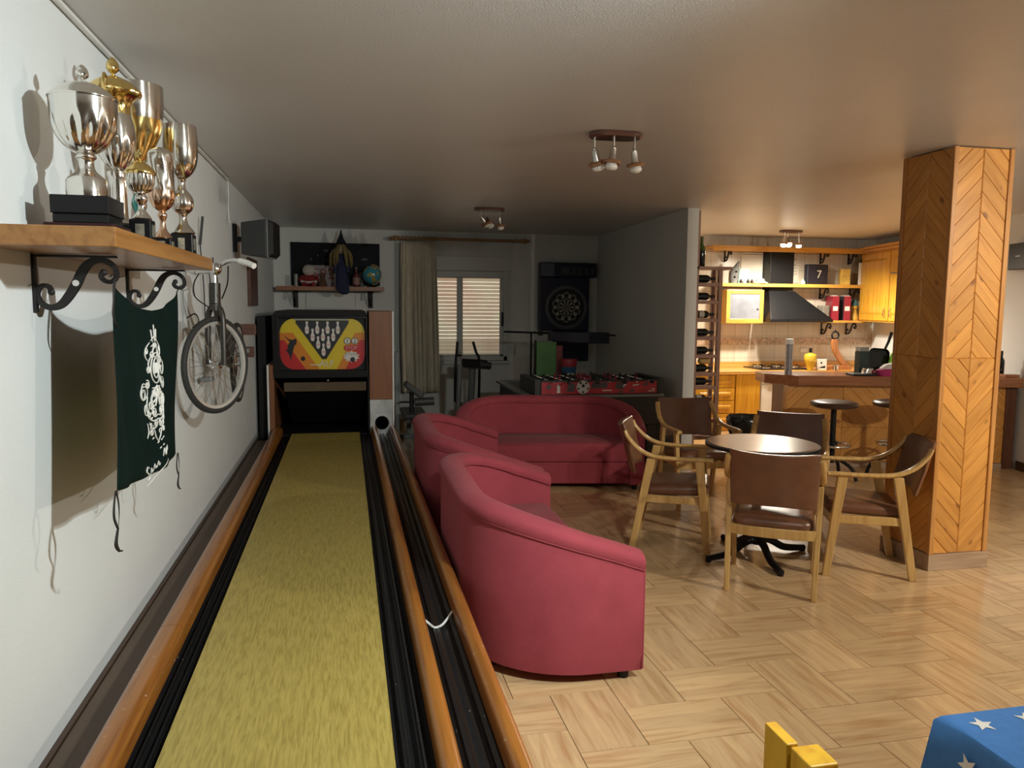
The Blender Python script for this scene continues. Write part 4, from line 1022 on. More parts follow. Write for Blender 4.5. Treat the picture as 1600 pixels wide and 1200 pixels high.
# small brown bottle and figurine right of the doll
M_rbox = mat('dark red wrapped bottle', (.10, .02, .025), .5); M_pinkl = mat('pink label', (.30, .16, .14), .6)
o = thing('bottle', 'dark red bottle with pink label between the witch doll and the globe', 'bottle', (.135, 9.95, SZ))
mb = MB(); mb.lathe([(.001, 0), (.042, 0), (.044, .005), (.044, .13), (.036, .16), (.016, .18), (.015, .225), (.001, .226)], 18); mb.build('body', M_rbox, o, smooth=35)
mb = MB(); mb.lathe([(.0445, .03), (.0455, .03), (.0455, .115), (.0445, .115)], 18); mb.build('label', M_pinkl, o, smooth=35)
mb = MB(); mb.lathe([(.001, .2262), (.017, .2262), (.017, .246), (.001, .247)], 14); mb.build('cap', M_greyfig, o, smooth=35)
o = MB(); o.lathe(seg([(.001, 0), (.03, 0), (.032, .05), (.02, .10), (.03, .13), (.025, .17), (.001, .185)], 3), 16); o = o.build('vase', M_greyfig, smooth=50); o.location = (.20, 10.06, SZ); tag(o, 'small grey vase standing behind the red bottle', 'vase')
# globe
def globe_mat():
    m, nt, p = _nt('globe map'); tc = N(nt, 'ShaderNodeTexCoord'); no = N(nt, 'ShaderNodeTexNoise'); no.inputs['Scale'].default_value = 13; no.inputs['Detail'].default_value = 5
    nt.links.new(tc.outputs['Object'], no.inputs['Vector'])
    nt.links.new(ramp(nt, no.outputs['Fac'], [(.0, (.05, .25, .34)), (.535, (.05, .27, .36)), (.555, (.42, .36, .05)), (.63, (.36, .17, .04)), (.72, (.16, .26, .06))]), p.inputs['Base Color']); p.inputs['Roughness'].default_value = .2; return m
gl = thing('globe', 'blue and yellow globe on a stand at the right end of the wall shelf', 'globe', (.325, 9.93, SZ))
mb = MB(); mb.ball((0, 0, .155), .118, 22); mb.build('sphere', globe_mat(), gl, smooth=80)
mb = MB(); mb.lathe(seg([(.001, 0), (.065, 0), (.06, .012), (.02, .022), (.012, .035)], 2), 20); mb.build('stand', M_black, gl, smooth=40)
mb = MB(); mb.tube([(.126 * math.sin(a) * math.cos(.3), .126 * math.sin(a) * math.sin(.3) * -1, .155 - .126 * math.cos(a)) for a in [PI * i / 16 for i in range(17)]], .005, 6); mb.build('meridian_arm', M_gold, gl, smooth=60)
# white wiring trunking above the machine
mb = MB(); mb.box(-.49, .12, BY - .02, BY, 1.535, 1.72); mb.box(.125, .135, BY - .012, BY, 1.535, 1.72)
o = mb.build('trim_3', M_wallb, bevel=.004); o['kind'] = 'structure'

# ------------------------------------------------------------------ curtain and pole
M_pole = wood('pine curtain pole', (.34, .19, .075), (.26, .13, .05), 'X', .4, .1)
cp = thing('curtain_rail', 'turned pine curtain pole with pointed finials above the window', 'curtain pole', (1.47, 9.98, 2.43))
mb = MB(); mb.lathe([(.001, -.79), (.018, -.79), (.018, .79), (.001, .79)], 14, axis='X'); mb.build('pole', M_pole, cp, smooth=40)
for s in (-1, 1):
    mb = MB(); mb.lathe(seg([(.018, .79), (.03, .80), (.02, .815), (.032, .835), (.034, .85), (.02, .875), (.024, .885), (.012, .91), (.001, .925)], 2), 14, axis='X')
    for v in mb.bm.verts: v.co.x *= s
    mb.build('finial', M_pole, cp, smooth=40)
for x in (-.70, .72):
    mb = MB(); mb.box(x - .012, x + .012, 0, .168, -.012, .012); mb.tube([(x, .026 * math.cos(a), .026 * math.sin(a)) for a in [2 * PI * i / 16 for i in range(16)]], .007, 6, True); mb.build('wall_bracket', M_pole, cp, smooth=40)
M_curt = mat('cream linen curtain', (.64, .57, .44), .9, nscale=30, namt=.12, stretch=(2, 2, .25), bump=.1)
ct = thing('curtain', 'cream pleated curtain gathered left of the window', 'curtain', (.925, 9.985, 2.40))
rows = []
nU = 120
for j in range(22):
    v = j / 21; z = 2.385 - 1.93 * v; row = []
    wL = .70 - .015 * math.sin(v * 3); wR = 1.135 + .06 * v ** .7
    for i in range(nU + 1):
        u = i / nU; amp = (.010 + .016 * min(1, v * 3)) * (.6 + .5 * math.sin(u * 11 + 1) ** 2)
        ph = (u + .035 * math.sin(u * 13)) * 2 * PI * 7.5 + .7 * math.sin(v * 3 + u * 6)
        row.append((wL + (wR - wL) * u + .012 * math.cos(ph) * v - .925, amp * math.sin(ph) + .012 * math.sin(u * 17 + v * 3) * v, z - 2.40 + .01 * math.sin(u * 9) * v))
    rows.append(row)
mb = MB(); mb.loft(rows, closed=False, caps=False); mb.build('cloth', M_curt, ct, smooth=80, solid=.003)
for i in range(9):
    x = .72 + i * .05 - .925
    mb = MB(); mb.tube([(x, -.005 + .030 * math.cos(a), .03 + .030 * math.sin(a)) for a in [2 * PI * k / 18 for k in range(18)]], .006, 6, True); mb.build('curtain_ring', M_pole, ct, smooth=40)

# ------------------------------------------------------------------ electronic dartboard
M_navy = mat('navy dart cabinet', (.010, .013, .046), .35, namt=.05); M_navy2 = mat('navy panel', (.016, .018, .04), .5); M_ringg = mat('grey dart ring', (.10, .11, .12), .45)
M_dl = mat('dart light segment', (.42, .40, .32), .6); M_dd = mat('dart dark segment', (.015, .015, .016), .6); M_lcd = mat('grey score display', (.06, .07, .07), .3)
db = thing('dartboard_cabinet', 'tall navy electronic dartboard hanging on the back wall near the corner', 'dartboard', (2.92, BY - .004, 1.5))
FB = -.13
MB().prism([(-.385, 0), (-.385, -.12), (-.2, -.16), (.15, -.165), (.40, -.14), (.40, 0)], .47, .665).build('display_header', M_navy, db, bevel=.012)
MB().box(-.10, .36, -.1715, -.166, .51, .60).build('score_display', M_lcd, db, bevel=.002)
mb = MB()
for i in range(4): mb.box(.0 + i * .085, .06 + i * .085, -.173, -.1715, .52, .59)
mb.build('score_digits', M_navy2, db)
MB().box(-.385, .305, FB, 0, -.24, .468).build('main_panel', M_navy, db, bevel=.01)
MB().box(-.17, .315, FB + .03, 0, -.655, -.245).build('lower_panel', M_navy, db, bevel=.01)
mb = MB()
for i in range(8): mb.box(-.03 + i * .024, -.013 + i * .024, FB + .0275, FB + .03, -.55, -.52)
mb.build('buttons', M_lcd, db)
def ringpart(name, r0, r1, d, m, cx=-.02, cz=.07):
    mb = MB(); mb.at((cx, FB, cz)); mb.lathe([(r0, 0), (r0, d), ((r0 + r1) / 2, d + .012), (r1, d), (r1, 0)], 48, axis='Y'); 
    return mb.build(name, m, db, smooth=50)
for v in (0,): pass
mb = MB(); mb.at((-.02, FB, .07)); mb.lathe([(.245, .002), (.25, -.02), (.272, -.024), (.292, -.012), (.294, .002)], 56, axis='Y'); mb.build('outer_ring', M_ringg, db, smooth=50)
mb = MB(); mb.at((-.02, FB, .07)); mb.lathe([(.001, -.004), (.244, -.004), (.244, .002), (.001, .002)], 56, axis='Y'); mb.build('board_rim', M_dd, db, smooth=40)
mb = MB(); mb.at((-.02, FB - .006, .07))
def sector(r0, r1, a0, a1, mi, y):
    mb.mt(mi); A = [a0 + (a1 - a0) * i / 3 for i in range(4)]
    mb.poly([(r0 * math.sin(a), y, r0 * math.cos(a)) for a in A] + [(r1 * math.sin(a), y, r1 * math.cos(a)) for a in reversed(A)])
for k in range(20):
    a0 = 2 * PI * (k - .5) / 20 + .008; a1 = 2 * PI * (k + .5) / 20 - .008; q = k % 2
    sector(.012, .105, a0, a1, q ^ 1, 0); sector(.108, .122, a0, a1, q, -.0005); sector(.125, .182, a0, a1, q ^ 1, 0); sector(.185, .199, a0, a1, q, -.0005)
mb.build('target_face', [M_dl, M_dd], db)
mb = MB(); mb.at((-.02, FB - .007, .07)); mb.lathe([(.001, 0), (.012, 0), (.012, .003), (.001, .003)], 14, axis='Y'); mb.build('bullseye', M_dd, db)

# ------------------------------------------------------------------ games tables behind the sofa
M_gtop = mat('grey green table top', (.05, .06, .05), .4, nscale=6, namt=.25); M_gblk = mat('black table body', (.012, .013, .016), .4)
gt = thing('games_table', 'large black games table with grey green top carrying the football game', 'games table', (2.38, 7.87, 0))
MB().box(-.66, .66, -.74, .76, .42, .705).build('body', M_gblk, gt, bevel=.006)
mb = MB(); mb.box(-.70, -.62, -.77, .79, .705, .735); mb.box(.62, .70, -.77, .79, .705, .735); mb.box(-.62, .62, .71, .79, .705, .735); mb.box(-.62, .62, -.77, -.69, .705, .735); mb.build('rim', M_grey, gt, bevel=.004)
MB().box(-.62, .62, -.69, .71, .70, .722).build('playfield', M_gtop, gt)
for sx in (-1, 1):
    for sy in (-.66, .68): MB().box(sx * .60 - .05, sx * .60 + .05, sy - .05, sy + .05, 0, .42).build('leg', M_gblk, gt, bevel=.004)
M_fred = mat('red football print', (.40, .022, .035), .4, nscale=9, namt=.25); M_fwhite = mat('football print white', (.55, .54, .50), .4); M_fblk = mat('football print black', (.012, .012, .014), .4); M_fgrey = mat('football print grey', (.07, .06, .065), .5)
fb_ = thing('football_table', 'tabletop football game with red apron and white ball print on the black games table', 'football table', (2.42, 7.44, .737))
MB().box(-.60, .60, -.32, -.295, 0, .14).build('front_apron', M_gblk, fb_, bevel=.003)
MB().box(-.60, .60, .295, .32, 0, .13).build('rear_apron', M_gblk, fb_, bevel=.003)
MB().box(-.66, -.60, -.32, .32, 0, .15).build('end_rail', M_gblk, fb_, bevel=.005); MB().box(.60, .66, -.32, .32, 0, .15).build('end_rail', M_gblk, fb_, bevel=.005)
MB().box(-.60, .60, -.295, .295, .0, .05).build('pitch', mat('football pitch', (.02, .09, .03), .6), fb_)
pr = MB(); yq = -.3205
def pq(pts, mi, l=0): pr.mt(mi); pr.poly([(x, yq - .0006 * (l + 1), z) for x, z in pts])
pq([(-.59, .006), (.585, .006), (.585, .122), (-.59, .122)], 0)
for (x0, x1, z0, z1) in ((-.34, -.25, .03, .11), (-.10, .08, .06, .118), (.15, .26, .05, .12), (.30, .36, .02, .05), (-.55, -.49, .06, .10), (.44, .50, .08, .112), (.18, .24, .012, .035)):
    pq([(x0, z0), (x1 - .02, z0 - .004), (x1, (z0 + z1) / 2), (x1 - .015, z1), (x0 + .015, z1 - .008)], 3, 1)
pq([(-.44, .018), (-.405, .018), (-.41, .05), (-.405, .085), (-.425, .10), (-.44, .085), (-.435, .05)], 1, 2)
pq([(.02, .03), (.12, .03), (.115, .042), (.025, .042)], 1, 2); pq([(.33, .075), (.40, .085), (.40, .095), (.34, .09)], 1, 2); pq([(.50, .02), (.56, .022), (.565, .05), (.53, .052), (.53, .044), (.555, .042), (.55, .03), (.50, .03)], 1, 2)
pq([(.24, .065), (.27, .09), (.255, .10), (.23, .08)], 1, 2)
bc = (-.175, .072)
pq(arc(bc[0], bc[1], .066, 0, 2 * PI, 24)[:-1], 1, 3); pq(arc(bc[0], bc[1] + .012, .019, PI / 2, 2.5 * PI, 5)[:-1], 2, 4)
for k in range(5):
    a = PI / 2 + 2 * PI * (k + .5) / 5; c = (bc[0] + .05 * math.cos(a), bc[1] + .048 * math.sin(a)); pq(arc(c[0], c[1], .012, a, a + 2 * PI, 5)[:-1], 2, 4)
pr.build('apron_print', [M_fred, M_fwhite, M_fblk, M_fgrey], fb_)
for i in range(8):
    x = -.49 + .14 * i; tilt = random.uniform(-.5, .5)
    mb = MB(); mb.tube([(x, -.40, .125), (x, .40, .125)], .007, 8); rd = mb.build('player_rod', M_chrome, fb_, smooth=40)
    mb = MB(); s = -1 if i % 2 else 1; mb.tube([(x, s * .40, .125), (x, s * .46, .125)], .014, 8); mb.build('handle', M_black, rd, smooth=40)
    n = (1, 2, 3, 5, 5, 3, 2, 1)[i]
    for k in range(n):
        y = (k - (n - 1) / 2) * (.5 / max(n, 3)); mb = MB(); mb.box(x - .012, x + .012, y - .012, y + .012, .07, .15); mb.ball((x, y, .163), .012, 8)
        mb.build('player', M_red if i % 2 else M_fblk, rd)
# things standing on the games table
M_green = mat('green backdrop board', (.13, .31, .11), .5, nscale=5, namt=.15); M_pinkb = mat('red pink panel', (.26, .06, .07), .5)
gb = thing('game_backdrop', 'upright green panel with red side standing behind the football game', 'panel', (2.215, 8.45, .7225))
MB().box(-.115, .115, -.03, .03, 0, .46).build('green_face', M_green, gb, bevel=.003); MB().box(.117, .19, -.03, .03, 0, .42).build('red_side', M_pinkb, gb, bevel=.003)
MB().box(-.135, -.117, -.035, .035, 0, .48).build('black_edge', M_black, gb, bevel=.002)
M_blue = mat('blue print', (.03, .12, .26), .4); M_redp = mat('red print', (.36, .02, .025), .4)
bk = thing('tin_bucket', 'red and blue tin with white label beside the green panel', 'tin', (2.415, 8.20, .7225))
mb = MB(); mb.lathe([(.001, 0), (.075, 0), (.078, .135), (.001, .135)], 22); mb.build('base', M_fblk, bk, smooth=35)
mb = MB(); mb.lathe([(.001, .1355), (.079, .1355), (.084, .20), (.001, .20)], 22); mb.build('body', M_blue, bk, smooth=35)
mb = MB(); mb.lathe([(.001, .2005), (.085, .2005), (.092, .275), (.088, .285), (.001, .285)], 22); mb.build('lid', M_redp, bk, smooth=35)
MB().box(-.04, .04, -.083, -.074, .045, .132).build('label', M_fwhite, bk)
stk = thing('pole_stand', 'thin black stand holding a long horizontal rod with navy cloth sleeve', 'stand', (2.125, 8.79, 0))
mb = MB(); mb.tube([(0, 0, .012), (0, 0, 1.267)], .012, 8); mb.lathe([(.001, 0), (.09, 0), (.09, .012), (.001, .014)], 20); mb.build('post', M_black, stk, smooth=40)
mb = MB(); mb.tube([(-.33, 0, 1.287), (1.04, 0, 1.242)], .011, 8); mb.build('rod', M_black, stk, smooth=40)
mb = MB(); mb.at((0, 0, .7225)); mb.loft([[(.20, -.02, .565), (.20, .02, .565), (.20, .022, .46), (.20, -.022, .46)], [(.55, -.025, .56), (.55, .025, .56), (.55, .026, .43), (.55, -.026, .43)], [(.96, -.022, .555), (.96, .022, .555), (.96, .024, .42), (.96, -.024, .42)]]); mb.build('cloth_sleeve', M_navy2, stk, bevel=.008)
mb = MB(); mb.box(.08, .14, -.02, .02, 1.2425, 1.2925); mb.build('clamp', M_black, stk, bevel=.004)

# ------------------------------------------------------------------ exercise machines
el = thing('elliptical_trainer', 'dark elliptical trainer with upright handles in front of the window', 'exercise machine', (1.43, 8.95, 0))
mb = MB(); mb.box(-.05, .05, -.55, .55, 0, .06); mb.box(-.28, .28, -.55, -.47, 0, .07); mb.box(-.28, .28, .47, .55, 0, .07); mb.build('base_frame', M_darkplastic, el, bevel=.008)
mb = MB(); mb.prism_x([(-.1, .06), (.42, .06), (.40, .30), (.25, .42), (.05, .40), (-.08, .25)], -.09, .09); mb.build('flywheel_cover', M_darkplastic, el, bevel=.02)
mb = MB(); mb.tube(catmull([(.02, .12, .38), (.02, .04, .62), (.02, -.02, .86)], 4), .042, 12); mb.build('upright_column', M_grey, el, smooth=50)
mb = MB(); mb.hexa([(-.10, -.12, .86), (.22, -.12, .84), (.22, .05, .84), (-.10, .05, .86)], [(-.10, -.06, .97), (.19, -.06, .95), (.19, .07, .95), (-.10, .07, .97)]); mb.build('console', M_black, el, bevel=.015)
mb = MB(); mb.tube([(.09, -.07, .90), (.23, -.05, .88)], .045, 12); mb.build('console_roll', M_darkplastic, el, smooth=50)
for s, top in ((-1, (-.155, .0, 1.165)), (1, (.03, .0, 1.165))):
    mb = MB(); b = (top[0] - .03, -.05, .86) if s < 0 else (top[0] + .07, -.03, .93)
    mb.tube(catmull([(b[0] + .01, .05, .45), b, (top[0] + (.035 if s > 0 else -.01), -.01, 1.04), top], 5), .016, 10); mb.build('handle', M_black, el, smooth=50)
mb = MB(); mb.tube([(-.165, -.05, 0.07), (-.145, -.05, .62), (-.135, -.05, .90)], .03, 12); mb.build('support_post', M_grey, el, smooth=50)
for s in (-1, 1): MB().box(s * .17 - .05, s * .17 + .05, -.45, -.05, .14, .17).build('pedal', M_darkplastic, el, bevel=.01)
wbn = thing('weight_bench', 'grey weight bench with padded rollers beside the ball return tower', 'weight bench', (.72, 8.5, 0))
mb = MB(); mb.box(-.205, -.155, -.03, .02, 0.0, 1.08); mb.box(-.22, -.14, -.35, .35, 0, .05); mb.build('upright', M_grey, wbn, bevel=.012)
mb = MB(); mb.box(-.03, .03, -.3, .7, .30, .36); mb.box(-.025, .025, -.29, -.24, 0, .30); mb.box(-.2, .2, .62, .68, 0, .05); mb.box(-.025, .025, .62, .67, .05, .30); mb.build('frame', M_grey, wbn, bevel=.006)
mb = MB(); mb.hexa([(-.13, -.28, .362), (.13, -.28, .362), (.13, .35, .362), (-.13, .35, .362)], [(-.13, -.28, .42), (.13, -.28, .42), (.13, .35, .42), (-.13, .35, .42)]); mb.build('seat_pad', M_darkplastic, wbn, bevel=.02)
mb = MB(); mb.at((0, -.1, .66), 0, 0, R(38)); mb.box(-.13, .11, -.10, .10, -.032, .032); mb.build('arm_pad', M_darkplastic, wbn, bevel=.018)
mb = MB(); mb.tube([(-.16, -.12, .535), (.06, -.12, .535)], .011, 8); mb.tube([(-.03, -.12, .42), (-.03, -.12, .64)], .025, 10); mb.build('roller_bar', M_black, wbn, smooth=40)
mb = MB(); mb.tube([(.0, -.15, .535), (.21, -.15, .545)], .045, 14); mb.build('foam_roller', M_darkplastic, wbn, smooth=50)

# ------------------------------------------------------------------ ceiling spot fixtures
M_lampwood = wood('brown lamp plate', (.13, .06, .045), (.09, .04, .03), 'X', .3, .3); M_nickel = mat('satin nickel', (.55, .52, .48), .3, 1); M_rimw = wood('wooden lamp ring', (.30, .14, .06), (.2, .09, .04), 'X', .35)
M_bulb = mat('white unlit reflector bulb', (.72, .70, .64), .25); M_lit = mat('lit bulb', (1, .95, .85), .3, namt=0, emit=(1, .90, .72), estr=14)
def fixture(label, x, y, lit=False, rz=0., heads=None):
    f = thing('ceiling_spotlight', label, 'ceiling light', (x, y, CZ), rz, 'triple ceiling spotlights')
    mb = MB(); P = rrect(.30, .16, .078, 8); mb.loft([[(a * .96, b * .96, -.001) for a, b in P], [(a, b, -.006) for a, b in P], [(a, b, -.022) for a, b in P], [(a * .95, b * .93, -.028) for a, b in P]]); mb.build('mount_plate', M_lampwood, f, smooth=40)
    for (hx_, hy_, ax_, ay_) in (heads or ((-.115, .02, .25, -.35), (-.025, -.045, 0, .12), (.11, 0, .1, -.15))):
        mb = MB(); mb.tube([(hx_, hy_, -.026), (hx_, hy_, -.085)], .006, 8); mb.ball((hx_, hy_, -.088), .011, 8); st = mb.build('stem', M_nickel, f, smooth=40)
        def A(m): m.at((hx_, hy_, -.088), 0, ax_, ay_); return m
        mb = A(MB()); mb.lathe([(.001, -.0), (.018, -.004), (.02, -.055), (.026, -.07), (.001, -.071)], 16); mb.build('socket', M_nickel, st, smooth=40)
        mb = A(MB()); mb.lathe([(.022, -.064), (.047, -.070), (.050, -.078), (.047, -.086), (.024, -.082)], 22); mb.build('shade_ring', M_rimw, st, smooth=40)
        mb = A(MB()); mb.lathe(seg([(.001, -.071), (.022, -.075), (.033, -.098), (.032, -.110), (.018, -.120), (.001, -.123)], 2), 16); mb.build('bulb', M_lit if lit else M_bulb, st, smooth=60)
    return f
fixture('unlit triple spotlight on the ceiling near the middle of the room', 1.46, 4.12)
fixture('unlit triple spotlight on the ceiling farthest back near the curtain pole', 1.395, 7.57, heads=((-.09, -.03, .3, -.7), (-.03, .035, -.3, -.5), (.10, 0, .1, -.15)))
KLX, KLY = 5.40, 8.72
fixture('lit triple spotlight glowing on the kitchen ceiling', KLX, KLY, True, heads=((-.10, -.03, 0, .15), (-.02, .04, -.4, 0), (.11, 0, .1, -.1)))
lamp('SPOT', 'kitchen_bulb_light', (KLX - .12, KLY - .06, CZ - .25), 150, (1, .89, .72), .05, (KLX - .25, KLY - .5, 0), 165, .5)
lamp('SPOT', 'kitchen_bulb_light', (KLX + .13, KLY - .02, CZ - .25), 150, (1, .89, .72), .05, (KLX + .2, KLY + .3, 0), 165, .5)
# ------------------------------------------------------------------ wine rack at the end of the partition
M_rack = wood('brown wine rack wood', (.30, .155, .10), (.22, .105, .065), 'Z', .5, .05, 30)
WR = (3.53, 7.19, 0)
wr = thing('wine_rack', 'tall brown wooden ladder rack holding lying wine bottles beside the partition end', 'wine rack', WR)
MB().box(-.155, -.115, -.09, -.05, 0, CZ - .01).build('tall_post', M_rack, wr, bevel=.003); MB().box(-.155, -.115, .05, .09, 0, 2.0).build('post', M_rack, wr, bevel=.003)
for y in (-.09, .05): MB().box(.10, .14, y, y + .04, 0, 1.96).build('post', M_rack, wr, bevel=.003)
zs = [1.82, 1.645, 1.465, 1.285, 1.105, .925, .79, .615, .45, .28, .12]
for z in zs:
    mb = MB(); mb.box(-.115, .10, -.088, -.062, z - .022, z + .012); mb.box(-.115, .10, .062, .088, z - .022, z + .012); mb.box(-.115, .10, -.062, .062, z - .006, z + .004); mb.build('rung', M_rack, wr, bevel=.002)
mb = MB(); mb.box(-.155, .24, -.09, .09, 1.962, 1.992); mb.build('top_shelf', M_rack, wr, bevel=.003)
M_bot = mat('dark bottle glass', (.008, .011, .010), .12); M_botg = mat('green bottle glass', (.055, .11, .015), .12); M_foil = mat('black foil', (.01, .01, .011), .4); M_lab = mat('cream wine label', (.48, .44, .36), .6); M_woodwrap = mat('tan wrapped bottle', (.5, .30, .10), .5, nscale=20, namt=.2)
BOT = [(.001, 0), (.034, .0), (.037, .006), (.037, .165), (.033, .19), (.018, .215), (.0145, .235)]
def bottle(name, label, cat, loc_, rot=None, mb_=None, mats=(None, None), lab=True, k=1., group=None, kr=None):
    kr = kr or k; D_ = Matrix.Diagonal((kr / k, kr / k, 1, 1))
    t = thing(name, label, cat, loc_, 0, group)
    if rot: t.rotation_euler = rot
    mb = MB(); mb.M = D_; mb.lathe([(r * k, z * k) for r, z in BOT] + [(.0145 * k, .24 * k), (.001, .241 * k)], 18); mb.build('body', mats[0] or M_bot, t, smooth=35)
    mb = MB(); mb.M = D_; mb.lathe([(.001, .241 * k), (.0155 * k, .241 * k), (.0155 * k, .297 * k), (.001, .298 * k)], 14); mb.build('neck_foil', mats[1] or M_foil, t, smooth=35)
    if lab: mb = MB(); mb.M = D_; mb.lathe([(.0375 * k, .05 * k), (.0378 * k, .05 * k), (.0378 * k, .13 * k), (.0375 * k, .13 * k)], 18); mb.build('label', M_lab, t, smooth=35)
    return t
names = ['topmost rung', 'second rung from the top', 'third rung from the top', 'fourth rung from the top', 'fifth rung from the top', 'sixth rung from the top', 'seventh rung from the top', 'eighth rung from the top', 'lowest rung']
for i, (z, pal) in enumerate(((1.82, 0), (1.645, 0), (1.465, 2), (1.285, 0), (1.105, 0), (.925, 3), (.79, 0), (.615, 1), (.28, 0))):
    desc = {0: 'dark wine bottle', 1: 'dark wine bottle with cream label', 2: 'wine bottle with pale label', 3: 'dark bottle'}[pal]
    bottle('wine_bottle', desc + ' on the rack\'s ' + names[i], 'bottle', (WR[0] - .108, WR[1], z + .0535), (0, PI / 2, 0), lab=pal in (1, 2), k=.695, kr=1.05, group='wine bottles lying in the rack')
mb = MB(); mb.loft([[(x * s, y * s, z) for x, y in rrect(.13, .07, .03, 4)] for s, z in ((.7, 0), (1, .015), (1.02, .04), (.8, .06), (.5, .066))])
o = mb.build('bread_bag', M_woodwrap, smooth=60); o.location = (WR[0] + .01, WR[1], .925 + .0935); tag(o, 'tan bread bag on top of a dark bottle in the wine rack', 'bag')
t = bottle('wine_bottle', 'green and black wine bottle standing upright on top of the wine rack', 'bottle', (WR[0] - .055, WR[1], 1.993), mats=(M_bot, M_botg), lab=False, k=1.0)
mb = MB(); mb.lathe([(.0377, .16), (.034, .191), (.0185, .216), (.0152, .236), (.0152, .24), (.001, .24)], 18); mb.build('shoulder', M_botg, t, smooth=35)
# ------------------------------------------------------------------ kitchen back run
M_counter = wood('orange kitchen worktop', (.62, .33, .085), (.52, .25, .055), 'X', .25, .3, 18)
M_hknob = mat('dark knob', (.03, .02, .015), .4)
KF = 8.99
def panel_door(parent, x0, x1, z0, z1, y, name='door', m=None, knob=None):
    """raised-panel front facing -Y"""
    m = m or M_pinez
    mb = MB(); mb.box(x0, x1, y - .018, y, z0, z1); 
    b = .05; mb.hexa([(x0 + b, y - .018, z0 + b), (x1 - b, y - .018, z0 + b), (x1 - b, y - .018, z1 - b), (x0 + b, y - .018, z1 - b)], [(x0 + b + .02, y - .028, z0 + b + .02), (x1 - b - .02, y - .028, z0 + b + .02), (x1 - b - .02, y - .028, z1 - b - .02), (x0 + b + .02, y - .028, z1 - b - .02)])
    d = mb.build(name, m, parent, bevel=.004)
    if knob:
        k = MB(); k.ball((knob[0], y - .035, knob[1]), .013, 8); k.build('knob', M_hknob, d, smooth=60)
    return d
dc = thing('drawer_cabinet', 'honey pine kitchen cabinet with four drawers behind the wine rack', 'kitchen cabinet', (4.60, 9.31, 0))
MB().box(-.28, .27, -.31, .33, .0, .735).build('body', M_pinez, dc, bevel=.003)
for i in range(4):
    z1 = .725 - i * .166; panel_door(dc, -.27, .26, z1 - .155, z1, -.312, 'drawer', knob=(-.005, z1 - .045))
pc = thing('base_cabinet', 'plain honey pine base cabinet between the drawers and the white appliance', 'kitchen cabinet', (5.05, 9.31, 0))
MB().box(-.175, .175, -.31, .33, 0, .735).build('body', M_pinez, pc, bevel=.003); MB().box(-.17, .17, -.33, -.311, .08, .73).build('door', M_pinez, pc, bevel=.004)
wa = thing('dishwasher', 'white dishwasher under the kitchen worktop beside the bar end', 'dishwasher', (5.53, 9.31, 0))
MB().box(-.295, .295, -.30, .33, 0, .735).build('body', M_white, wa, bevel=.004); MB().box(-.29, .29, -.325, -.301, .08, .60).build('door', M_white, wa, bevel=.006); MB().box(-.29, .29, -.325, -.301, .61, .73).build('control_panel', M_white, wa, bevel=.004); mb = MB(); mb.tube([(-.2, -.34, .64), (.2, -.34, .64)], .008, 8); mb.build('handle', M_chrome, wa, smooth=40)
bc2 = thing('base_cabinet', 'honey pine base cabinet on the right of the white dishwasher, behind the bar', 'kitchen cabinet', (6.5, 9.31, 0))
MB().box(-.665, .62, -.31, .33, 0, .735).build('body', M_pinez, bc2, bevel=.003)
for i in range(2): panel_door(bc2, -.65 + i * .63, -.03 + i * .63, .09, .72, -.312, knob=(-.09 + i * .16, .55))
cz0, cz1 = .7355, .775
wt = thing('worktop', 'orange wood kitchen worktop along the tiled back wall', 'worktop', (5.7, 9.31, cz0))
wt_r = rw(3.0)[0]
MB().prism([(-1.66, -.36), (1.36, -.36), (1.58, .33), (-1.66, .33)], 0, cz1 - cz0).build('slab', M_counter, wt, bevel=.004)
M_darkstrip = wood('dark back strip', (.22, .09, .035), (.16, .06, .02), 'X', .4)
MB().box(-1.66, 1.58, .305, .33, cz1 - cz0, .115).build('back_strip', M_counter, wt, bevel=.003)
hob = thing('gas_hob', 'black gas hob with steel burners under the cooker hood', 'hob', (5.68, 9.36, cz1 + .0005))
MB().box(-.37, .37, -.24, .24, 0, .012).build('plate', M_blackgloss, hob, bevel=.003)
for (x, y) in ((-.22, -.1), (-.22, .12), (.06, -.1), (.06, .12), (.26, .02)):
    mb = MB(); mb.lathe([(.001, .012), (.055, .012), (.05, .025), (.03, .03), (.001, .03)], 18); 
    for v in mb.bm.verts: v.co.x += x; v.co.y += y
    mb.build('burner', M_chrome, hob, smooth=40)
    mb = MB()
    for k in range(4): a = PI / 2 * k + .4; mb.tube([(x + .02 * math.cos(a), y + .02 * math.sin(a), .042), (x + .085 * math.cos(a), y + .085 * math.sin(a), .042), (x + .085 * math.cos(a), y + .085 * math.sin(a), .012)], .004, 5)
    mb.build('pan_support', M_black, hob)
# cooker hood
M_hood = mat('black enamelled hood', (.007, .0075, .009), .35, spec=.3)
hd_ = thing('cooker_hood', 'black chimney cooker hood on the tiled kitchen wall', 'cooker hood', (5.745, KY, 1.4))
MB().box(-.175, .175, -.20, -.0005, .42, .955).build('chimney', M_hood, hd_, bevel=.004)
mb = MB(); mb.hexa([(-.29, -.46, .035), (.63, -.46, .035), (.63, -.0005, .035), (-.29, -.0005, .035)], [(-.185, -.21, .415), (.185, -.21, .415), (.185, -.0005, .415), (-.185, -.0005, .415)]); mb.build('canopy', M_hood, hd_, bevel=.004)
MB().box(-.29, .63, -.46, -.0005, 0, .034).build('canopy_rim', M_hood, hd_, bevel=.004)
MB().box(-.04, .09, -.475, -.461, .003, .03).build('switch_panel', M_black, hd_)
